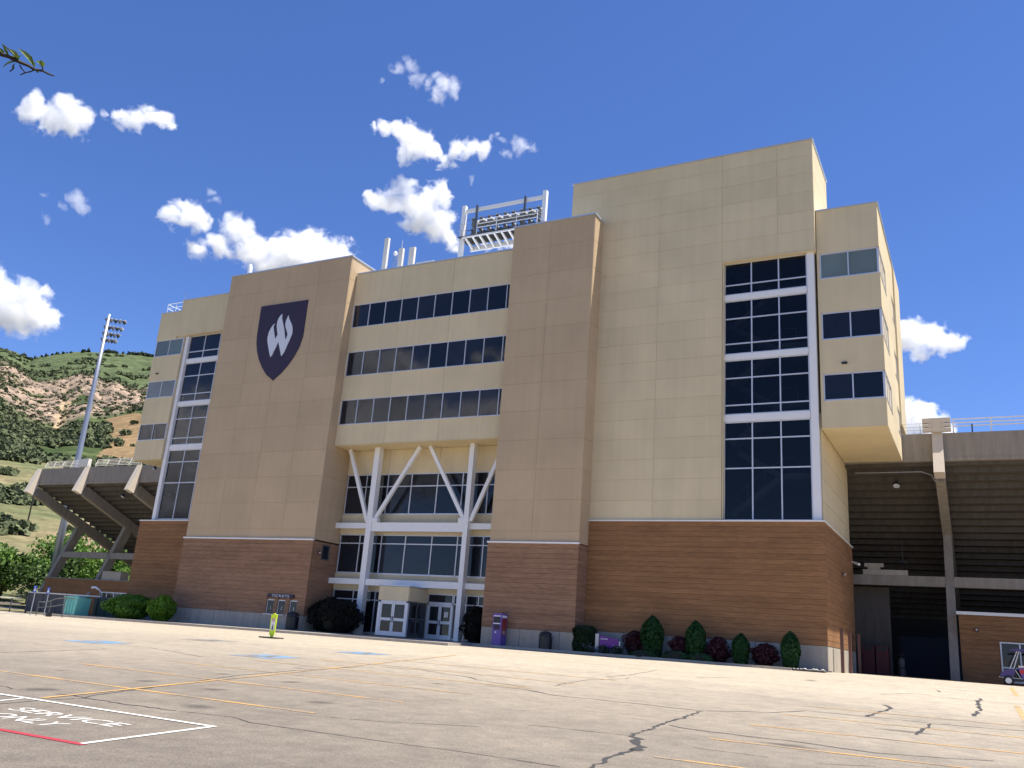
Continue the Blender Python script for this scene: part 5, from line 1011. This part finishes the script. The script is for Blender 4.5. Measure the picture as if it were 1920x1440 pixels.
plant('dark_bush', 'large very dark bush in the corner left of the entrance', 'bush', (-39.75, 49.3, gz(-39.7, 49.3)+.14), 4.2, 2.4, 2.2, ball, 11000, .11, 'leaf_black', None, .5, 7, lump=.34)
plant('dark_bush', 'tall dark bush between the right entrance column and tower', 'bush', (-28.75, 49.9, gz(-28.75, 49.9)+.14), 1.7, 1.7, 2.15, ball, 3800, .12, 'leaf_black', None, .5, 5, lump=.34)
plant('green_bush', 'large rounded green bush by the left brick wall', 'bush', (-57.6, 46.9, gz(-57.6, 46.9)+.14), 3.7, 3.0, 1.72, ball, 7500, .13, 'leaf_bush', None, .45, 6, lump=.28)
plant('green_bush', 'bright yellow green bush against the left tower corner', 'bush', (-54.05, 46.9, gz(-54, 46.9)+.14), 1.9, 1.9, 1.75, ball, 4800, .12, 'leaf_lime', None, .4, 5, lump=.26)
# purple bed sign with flowers
sn = thing('bed_sign', 'low purple sign on pale posts behind flowers', 'sign', (-19.25, 48.6, bz_(-19.25, 48.6))); z0 = bz_(-19.25, 48.6)
MB().prism([(-19.75, 48.55, z0+.3), (-18.65, 48.75, z0+.3), (-18.65, 48.75, z0+.86), (-19.75, 48.55, z0+1.02)], (0, .06, 0)).build('board', 'purple_sign', sn); MB().box(-20.0, 48.5, z0, -19.8, 48.66, z0+1.1).build('post', 'offwhite', sn); MB().box(-18.62, 48.7, z0, -18.54, 48.8, z0+.75).build('post', 'offwhite', sn)
for k in range(9): MB().box(-19.70+.052*k, 48.54, z0+.80, -19.665+.052*k, 48.552, z0+.84+.015*(k % 3)).build('printed_line', 'white', sn)
for x, y, lb_, cm in ((-20.05, 48.0, 'small violet flower clump left of the purple sign', 0), (-19.3, 48.1, 'pale flower clump in front of the purple sign', 1), (-18.45, 48.05, 'white flower clump right of the purple sign', 1)):
    t = plant('flower_clump', lb_, 'flowers', (x, y, bz_(x, y)), .75, .5, .5 if cm else .35, ball, 420, .06, 'leaf_dark', 'flower clumps by the sign', .5, 3, lump=.2)
    P = [(x+random.gauss(0, .2), y-.12+random.gauss(0, .1), bz_(x, y)+random.uniform(.12, .55)) for _ in range(60)]; leaves(P, .05, 'flower_heads', 'flower', t, None, 1, 1)['kind'] = 'stuff'
for k in range(15):
    x = -8.85+.105*k; y = 48.25+random.uniform(-.2, .25); bm = bmesh.new(); bmesh.ops.create_icosphere(bm, subdivisions=1, radius=1); mb = MB(); r_ = random.uniform(.045, .1)
    mb.v = [(x+v.co.x*r_*random.uniform(.8, 1.4), y+v.co.y*r_, bz_(x, y)+r_*.4+v.co.z*r_*random.uniform(.5, .8)) for v in bm.verts]; mb.f = [tuple(v.index for v in f.verts) for f in bm.faces]; bm.free()
    single(mb, 'white_stone', 'rockw', 'small white stone in the row of stones by the building corner', 'stone', 'white stones by the corner')
# trees behind the left stand and at the foot of the slope
def tree(label, az, r, h, cw, m, n_, seed, group='trees behind the left stand'):
    random.seed(seed); g = hz(az, max(r, 101)); b0 = Vector((g[0], g[1], g[2]-.3)); t = thing('broadleaf_tree', label, 'tree', tuple(b0), group)
    lobes = [(Vector((random.gauss(0, cw*.26), random.gauss(0, cw*.26), h*random.uniform(.38, .86))), random.uniform(.20, .34)*cw) for _ in range(11)]
    mb = MB().tube([b0, b0+Vector((.1, .05, h*.3)), b0+Vector((.15, .1, h*.55))], (.2, .15, .08), 8)
    for c, rr in lobes[:7]: mb.tube([b0+Vector((.1, .05, h*.28)), b0+c*.6+Vector((0, 0, h*.12)), b0+c], (.09, .05, .02), 5)
    mb.build('trunk', 'bark', t); P = []; O = []
    for k in range(n_):
        c, rr = random.choice(lobes); d = Vector((random.gauss(0, 1), random.gauss(0, 1), random.gauss(0, 1))).normalized(); q = rr*random.random()**.4
        p = b0+c+Vector((d.x*q, d.y*q, d.z*q*.8)); P.append(p[:]); O.append((d.x*.5, d.y*.5, d.z*.5+.5))
    leaves(P, .34, 'crown', m, t, O, 1.)
for i, (az, r, h, cw, m_, lb_) in enumerate(((60.6, 128, 6.6, 7, 'leaf_tree2', 'dark green tree at the left edge of the view'), (59.0, 124, 6.0, 7, 'leaf_tree2', 'dark rounded tree second from the left edge'), (57.6, 122, 6.5, 7.5, 'leaf_tree', 'mid green tree at the foot of the slope, left of the pole'), (56.2, 120, 6.4, 7, 'leaf_tree2', 'dark tree right behind the light pole base'),
    (55.0, 131, 8.6, 8, 'leaf_tree', 'bright leafy tree seen between the leaning stand legs'), (53.6, 131, 9.2, 8.5, 'leaf_tree', 'bright leafy tree seen above the stand cross beam'), (52.2, 131, 8.6, 8.5, 'leaf_tree', 'bright leafy tree seen beside the brick wall corner'), (50.6, 131, 8.2, 8.5, 'leaf_tree', 'leafy tree hidden mostly by the brick corner'))):
    tree(lb_, az, r, h, cw, m_, 2600, 40+i)
random.seed(11)
# the tree whose one twig hangs into the top left of the view
nt_ = thing('roadside_tree', 'leafy twig hanging into view at the top left', 'tree', (-9.6, 1.6, -.2))
MB().tube([(-9.6, 1.6, -.3), (-9.5, 1.6, 2.5), (-9.3, 1.75, 4.6), (-9.2, 1.8, 6.6)], (.2, .16, .12, .06), 10).build('trunk', 'bark', nt_)
TWIG= [(-5.166, 2.265, 4.829), (-5.118, 2.382, 4.822), (-5.092, 2.44, 4.819), (-5.07, 2.483, 4.821), (-5.047, 2.538, 4.816), (-5.024, 2.585, 4.814), (-5.014, 2.614, 4.806), (-4.987, 2.655, 4.815), (-4.973, 2.686, 4.81), (-4.957, 2.715, 4.81)]
TWIGSIDE= [[(-5.052, 2.545, 4.802), (-5.053, 2.565, 4.785), (-5.048, 2.588, 4.774)], [(-5.069, 2.573, 4.753), (-5.048, 2.588, 4.773), (-5.027, 2.609, 4.79), (-5.017, 2.615, 4.801)], [(-5.073, 2.521, 4.788), (-5.076, 2.531, 4.774), (-5.096, 2.523, 4.749)], [(-4.987, 2.655, 4.815), (-4.982, 2.647, 4.828), (-4.982, 2.638, 4.836)], [(-5.066, 2.425, 4.871), (-5.058, 2.458, 4.859), (-5.052, 2.491, 4.844), (-5.045, 2.53, 4.824)]]
TWIGLEAF= [((-5.008, 2.612, 4.817), (-5.025, 2.497, 4.88), 0.044), ((-4.98, 2.645, 4.834), (-4.991, 2.6, 4.852), 0.044), ((-4.977, 2.648, 4.836), (-4.971, 2.62, 4.866), 0.035), ((-5.045, 2.53, 4.824), (-5.056, 2.459, 4.861), 0.035), ((-5.05, 2.532, 4.815), (-5.113, 2.485, 4.752), 0.032), ((-5.047, 2.532, 4.82), (-5.064, 2.487, 4.828), 0.032), ((-5.061, 2.525, 4.803), (-5.085, 2.533, 4.758), 0.02), ((-5.044, 2.528, 4.828), (-5.026, 2.53, 4.853), 0.02), ((-5.067, 2.484, 4.826), (-5.077, 2.46, 4.829), 0.017), ((-5.071, 2.475, 4.826), (-5.091, 2.457, 4.808), 0.012), ((-5.05, 2.536, 4.812), (-5.075, 2.496, 4.803), 0.029), ((-5.009, 2.628, 4.802), (-5.007, 2.641, 4.794), 0.02), ((-5.07, 2.483, 4.821), (-5.066, 2.425, 4.871), 0.017), ((-5.047, 2.532, 4.82), (-5.046, 2.483, 4.859), 0.026), ((-5.006, 2.613, 4.82), (-5.0, 2.586, 4.85), 0.02), ((-5.118, 2.382, 4.822), (-5.121, 2.325, 4.859), 0.041), ((-5.118, 2.382, 4.822), (-5.081, 2.395, 4.871), 0.035), ((-5.092, 2.44, 4.819), (-5.127, 2.423, 4.778), 0.035), ((-5.083, 2.459, 4.819), (-5.086, 2.417, 4.846), 0.026)]

mb = MB().tube([(-9.25, 1.8, 5.4)]+TWIG, [.05, .03]+[.014]*2+[.011]*2+[.009]*2+[.007, .006, .004], 6)
for s_ in TWIGSIDE: mb.tube(s_, .004, 5)
mb.build('twig', 'twig', nt_)
def blade(a, b_, w, name='leaf'):
    a, b_ = Vector(a), Vector(b_); d = b_-a; n_ = Vector((.3, -.8, .5)); s_ = d.cross(n_).normalized(); up = s_.cross(d).normalized(); i = 0; mb = MB(); L = d.length
    for t, ww in ((0, .04), (.18, .55), (.42, 1.), (.7, .75), (.9, .3), (1, .02)):
        c = a+d*t+up*(L*.10*math.sin(math.pi*t)); h = w*.5*ww
        for q in (c-s_*h+up*h*.45, c, c+s_*h+up*h*.45): mb.pt(q)
    for k in range(5):
        for j in range(2): mb.f.append((k*3+j, k*3+j+1, k*3+j+4, k*3+j+3))
    return mb.build(name, 'leaf_twig', nt_)
for a, b_, w in TWIGLEAF: blade(a, b_, w)
# crown above and behind the twig, outside the view
P = [(-10.4+random.gauss(0, .7), 1.0+random.gauss(0, .9), 7.4+random.gauss(0, .7)) for _ in range(1500)]
leaves(P, .13, 'crown', 'leaf_twig', nt_, None, 1., 2.2)

# ------------------------------------------------------------------ clouds
CLOUDS={
 'wispy_top':[(40.19, 34.67, 0.28), (39.26, 35.34, 0.42), (38.36, 35.69, 0.52), (37.79, 35.14, 0.49), (37.11, 34.86, 0.42), (35.94, 35.13, 0.66), (35.28, 35.01, 0.66), (36.23, 34.34, 0.52), (34.82, 34.56, 0.35)],
 'long_mid':[(40.4, 31.72, 0.28), (39.57, 31.85, 0.49), (38.7, 31.78, 0.7), (37.75, 31.71, 0.91), (36.99, 31.29, 0.98), (37.62, 30.76, 0.77), (36.09, 31.01, 0.7), (35.23, 30.46, 0.56), (34.2, 30.31, 0.42), (34.24, 31.29, 0.63), (33.32, 31.51, 0.7), (32.42, 31.27, 0.63)],
 'small_right':[(31.91, 32.35, 0.28), (31.38, 32.59, 0.28), (30.77, 32.12, 0.31), (30.11, 31.85, 0.42), (29.57, 32.01, 0.56), (28.77, 31.94, 0.35), (30.45, 31.37, 0.35)],
 'big_center':[(39.89, 27.4, 0.63), (39.13, 27.38, 0.7), (37.97, 28.34, 0.77), (38.23, 27.5, 0.84), (37.17, 27.57, 0.91), (35.32, 28.66, 0.77), (35.85, 28.0, 0.84), (34.92, 27.97, 0.7), (36.05, 27.17, 1.05), (36.56, 26.37, 0.91), (35.17, 26.19, 0.98), (34.35, 25.74, 0.77), (33.84, 25.32, 0.7), (34.84, 26.64, 0.84)],
 'below_rig':[(31.34, 25.33, 0.4), (30.68, 25.47, 0.48), (29.97, 25.61, 0.48), (29.48, 25.56, 0.44)],
 'left_blocky':[(62.04, 28.06, 0.56), (61.71, 27.34, 0.89), (60.81, 27.37, 0.89), (60.11, 28.23, 0.81), (59.72, 27.8, 0.97), (59.42, 27.19, 0.56), (62.2, 26.82, 0.4), (59.18, 27.97, 0.4)],
 'left_flat':[(58.05, 28.4, 0.28), (57.11, 28.55, 0.6), (56.25, 28.73, 0.65), (55.35, 29.14, 0.69), (54.59, 29.21, 0.6), (54.07, 28.99, 0.36)],
 'puff_mid_left':[(52.85, 23.76, 0.69), (51.94, 24.57, 0.73), (51.66, 23.96, 0.89), (50.95, 23.9, 0.6), (52.21, 23.61, 0.56)],
 'edge_left':[(61.29, 17.46, 0.97), (60.74, 16.91, 1.14), (59.86, 17.37, 0.79), (59.23, 17.45, 0.62), (60.39, 15.98, 1.32), (59.45, 16.21, 1.14), (58.75, 16.3, 0.88), (59.62, 15.7, 0.7)],
 'tiny_left':[(58.31, 23.14, 0.6), (57.9, 22.89, 0.4), (58.51, 22.79, 0.32), (59.31, 22.63, 0.24)],
 'behind_tower':[(50.83, 22.33, 0.57), (49.59, 22.76, 0.8), (48.57, 23.89, 0.97), (48.21, 22.55, 0.68), (47.32, 22.62, 1.02), (46.0, 22.87, 1.14), (44.89, 23.18, 1.25), (43.81, 23.69, 1.14), (43.05, 23.38, 1.36), (41.88, 23.46, 1.25), (44.3, 22.4, 1.25), (46.31, 22.04, 1.02), (51.28, 22.39, 0.4)],
 'right_upper':[(3.64, 19.43, 0.89), (3.01, 20.01, 0.75), (2.63, 19.24, 0.96), (2.39, 20.21, 0.55), (1.77, 19.79, 0.68), (1.34, 19.14, 0.75), (0.58, 19.2, 0.62), (0.07, 19.15, 0.41), (2.5, 18.54, 0.55), (1.15, 18.57, 0.48)],
 'right_lower':[(3.78, 14.75, 1.03), (3.34, 15.17, 0.75), (2.71, 15.08, 0.75), (2.14, 14.93, 0.62), (1.77, 14.42, 0.68), (2.59, 14.15, 0.89), (1.23, 13.97, 0.48), (0.9, 13.9, 0.34), (3.53, 13.93, 0.89)],
 'scrap':[(46.24, 24.24, 0.25)],
 'scrap2':[(50.84, 25.73, 0.32), (50.51, 25.28, 0.32)],
 'scrap3':[(60.0, 21.78, 0.28)],
 'scrap4':[(60.33, 23.04, 0.24)],
 'scrap5':[(33.0, 29.44, 0.28)],
}

def cloudmat(name, puffs, seed, dens, amp):
    """water cloud: a heap of puffs whose edge is eaten away by two octave groups of noise"""
    m = bpy.data.materials.new(name); m.use_nodes = True; n = m.node_tree.nodes; l = m.node_tree.links; n.clear()
    out = n.new('ShaderNodeOutputMaterial'); pv = n.new('ShaderNodeVolumePrincipled'); l.new(pv.outputs[0], out.inputs['Volume'])
    pv.inputs['Color'].default_value = (.998, .998, 1, 1); pv.inputs['Anisotropy'].default_value = .2
    tc = n.new('ShaderNodeTexCoord')
    off = n.new('ShaderNodeVectorMath'); off.operation = 'ADD'; off.inputs[1].default_value = (seed*37.7, seed*11.3, seed*5.1); l.new(tc.outputs['Object'], off.inputs[0])
    wa = n.new('ShaderNodeTexNoise'); wa.inputs['Scale'].default_value = 1/70; wa.inputs['Detail'].default_value = 3; l.new(off.outputs[0], wa.inputs['Vector'])
    ws = n.new('ShaderNodeVectorMath'); ws.operation = 'SUBTRACT'; ws.inputs[1].default_value = (.5, .5, .5); l.new(wa.outputs['Color'], ws.inputs[0])
    wm = n.new('ShaderNodeVectorMath'); wm.operation = 'MULTIPLY_ADD'; wm.inputs[1].default_value = (95, 95, 95); l.new(ws.outputs[0], wm.inputs[0]); l.new(tc.outputs['Object'], wm.inputs[2])
    big = n.new('ShaderNodeTexNoise'); big.inputs['Scale'].default_value = 1/38; big.inputs['Detail'].default_value = 8; big.inputs['Roughness'].default_value = .66; big.inputs['Distortion'].default_value = .5
    l.new(off.outputs[0], big.inputs['Vector'])
    acc = None
    for c, r in puffs:
        vd = n.new('ShaderNodeVectorMath'); vd.operation = 'DISTANCE'; vd.inputs[1].default_value = c; l.new(wm.outputs[0], vd.inputs[0])
        ma = n.new('ShaderNodeMath'); ma.operation = 'MULTIPLY_ADD'; ma.inputs[1].default_value = -1/r; ma.inputs[2].default_value = 1; l.new(vd.outputs['Value'], ma.inputs[0])
        if acc is None: acc = ma
        else:
            mm = n.new('ShaderNodeMath'); mm.operation = 'SMOOTH_MAX'; mm.inputs[2].default_value = .3; l.new(acc.outputs[0], mm.inputs[0]); l.new(ma.outputs[0], mm.inputs[1]); acc = mm
    f1 = n.new('ShaderNodeMath'); f1.operation = 'MULTIPLY_ADD'; f1.inputs[1].default_value = amp; f1.inputs[2].default_value = -amp*.5-.22; l.new(big.outputs['Fac'], f1.inputs[0])
    f2 = n.new('ShaderNodeMath'); f2.operation = 'ADD'; l.new(acc.outputs[0], f2.inputs[0]); l.new(f1.outputs[0], f2.inputs[1])
    mr = n.new('ShaderNodeMapRange'); mr.inputs[1].default_value = 0; mr.inputs[2].default_value = .5; mr.inputs[4].default_value = dens; l.new(f2.outputs[0], mr.inputs[0]); l.new(mr.outputs[0], pv.inputs['Density'])
    return m
def cloud(name, puffs, D, label, seed, dens=.05, amp=1.8):
    pw = []; rs = random.Random(seed)
    for az, el, rd in puffs:
        r = D*R(rd); dd = D+rs.uniform(-.6, .6)*r; e = R(el); a = R(az); pw.append((Vector((-dd*math.cos(e)*math.sin(a), dd*math.cos(e)*math.cos(a), 1.6+dd*math.sin(e))), r*1.24))
    c0 = sum((p for p, _ in pw), Vector())/len(pw); bm = bmesh.new()
    for p, r in pw:
        for v in bmesh.ops.create_icosphere(bm, subdivisions=2, radius=r*1.42)['verts']: v.co += p-c0
    h = bmesh.ops.convex_hull(bm, input=bm.verts); bmesh.ops.delete(bm, geom=[g for g in h['geom_interior'] if isinstance(g, bmesh.types.BMVert)], context='VERTS')
    bmesh.ops.delete(bm, geom=[v for v in bm.verts if not v.link_faces], context='VERTS')
    me = bpy.data.meshes.new(name); bm.to_mesh(me); bm.free(); me.materials.append(cloudmat(name, [(tuple(p-c0), r) for p, r in pw], seed, dens, amp))
    o = bpy.data.objects.new(name, me); COL.objects.link(o); o.location = c0; return props(o, label, 'cloud', 'clouds in the blue sky')
LABELS = {'wispy_top': 'highest thin wispy white cloud', 'long_mid': 'long white cloud with a wispy tail, below the wispy one', 'small_right': 'small curled white cloud right of the long one', 'big_center': 'big bright white cloud left of the roof floodlights', 'below_rig': 'white cloud showing under the roof floodlight rack', 'left_blocky': 'blocky white cloud high at the left', 'left_flat': 'flat little white cloud right of the blocky one', 'puff_mid_left': 'small heaped white cloud at mid left',
 'edge_left': 'white cloud cut by the left edge of the view', 'tiny_left': 'tiny white puff above the hills', 'behind_tower': 'wide white cloud behind the left tower roof', 'right_upper': 'white cloud touching the right side of the wing', 'right_lower': 'low white cloud behind the right stand railing', 'scrap': 'tiny cloud scrap above the left tower', 'scrap2': 'tiny cloud scrap beside the small heaped cloud', 'scrap3': 'faint lower cloud scrap at the far left', 'scrap4': 'faint upper cloud scrap at the far left', 'scrap5': 'faint cloud scrap near the roof floodlights'}
for i, (k, p) in enumerate(CLOUDS.items()):
    thin = k.startswith('scrap') or k in ('wispy_top', 'small_right', 'tiny_left'); cloud('cloud', p, 3000, LABELS[k], i+1, .016 if thin else .05, 2.2 if thin else 1.95)
# clouds at the viewer's back, mirrored in the office windows
cloud('cloud', [(180-50, 8, 5), (180-44, 10, 6), (180-40, 12.3, 4.2), (180-36, 12.3, 3.6), (180-32, 13, 3), (180-29, 13.4, 2.8), (180-52, 9, 4)], 3000, 'broad cloud bank mirrored in the lower window bands', 31)
cloud('cloud', [(180-40.5, 17.2, 1.7), (180-38, 17.2, 1.6), (180-36, 16.8, 1.2), (180-30.5, 18.3, .8), (180-32, 18.9, .6)], 3000, 'small cloud mirrored in the middle window band', 32)
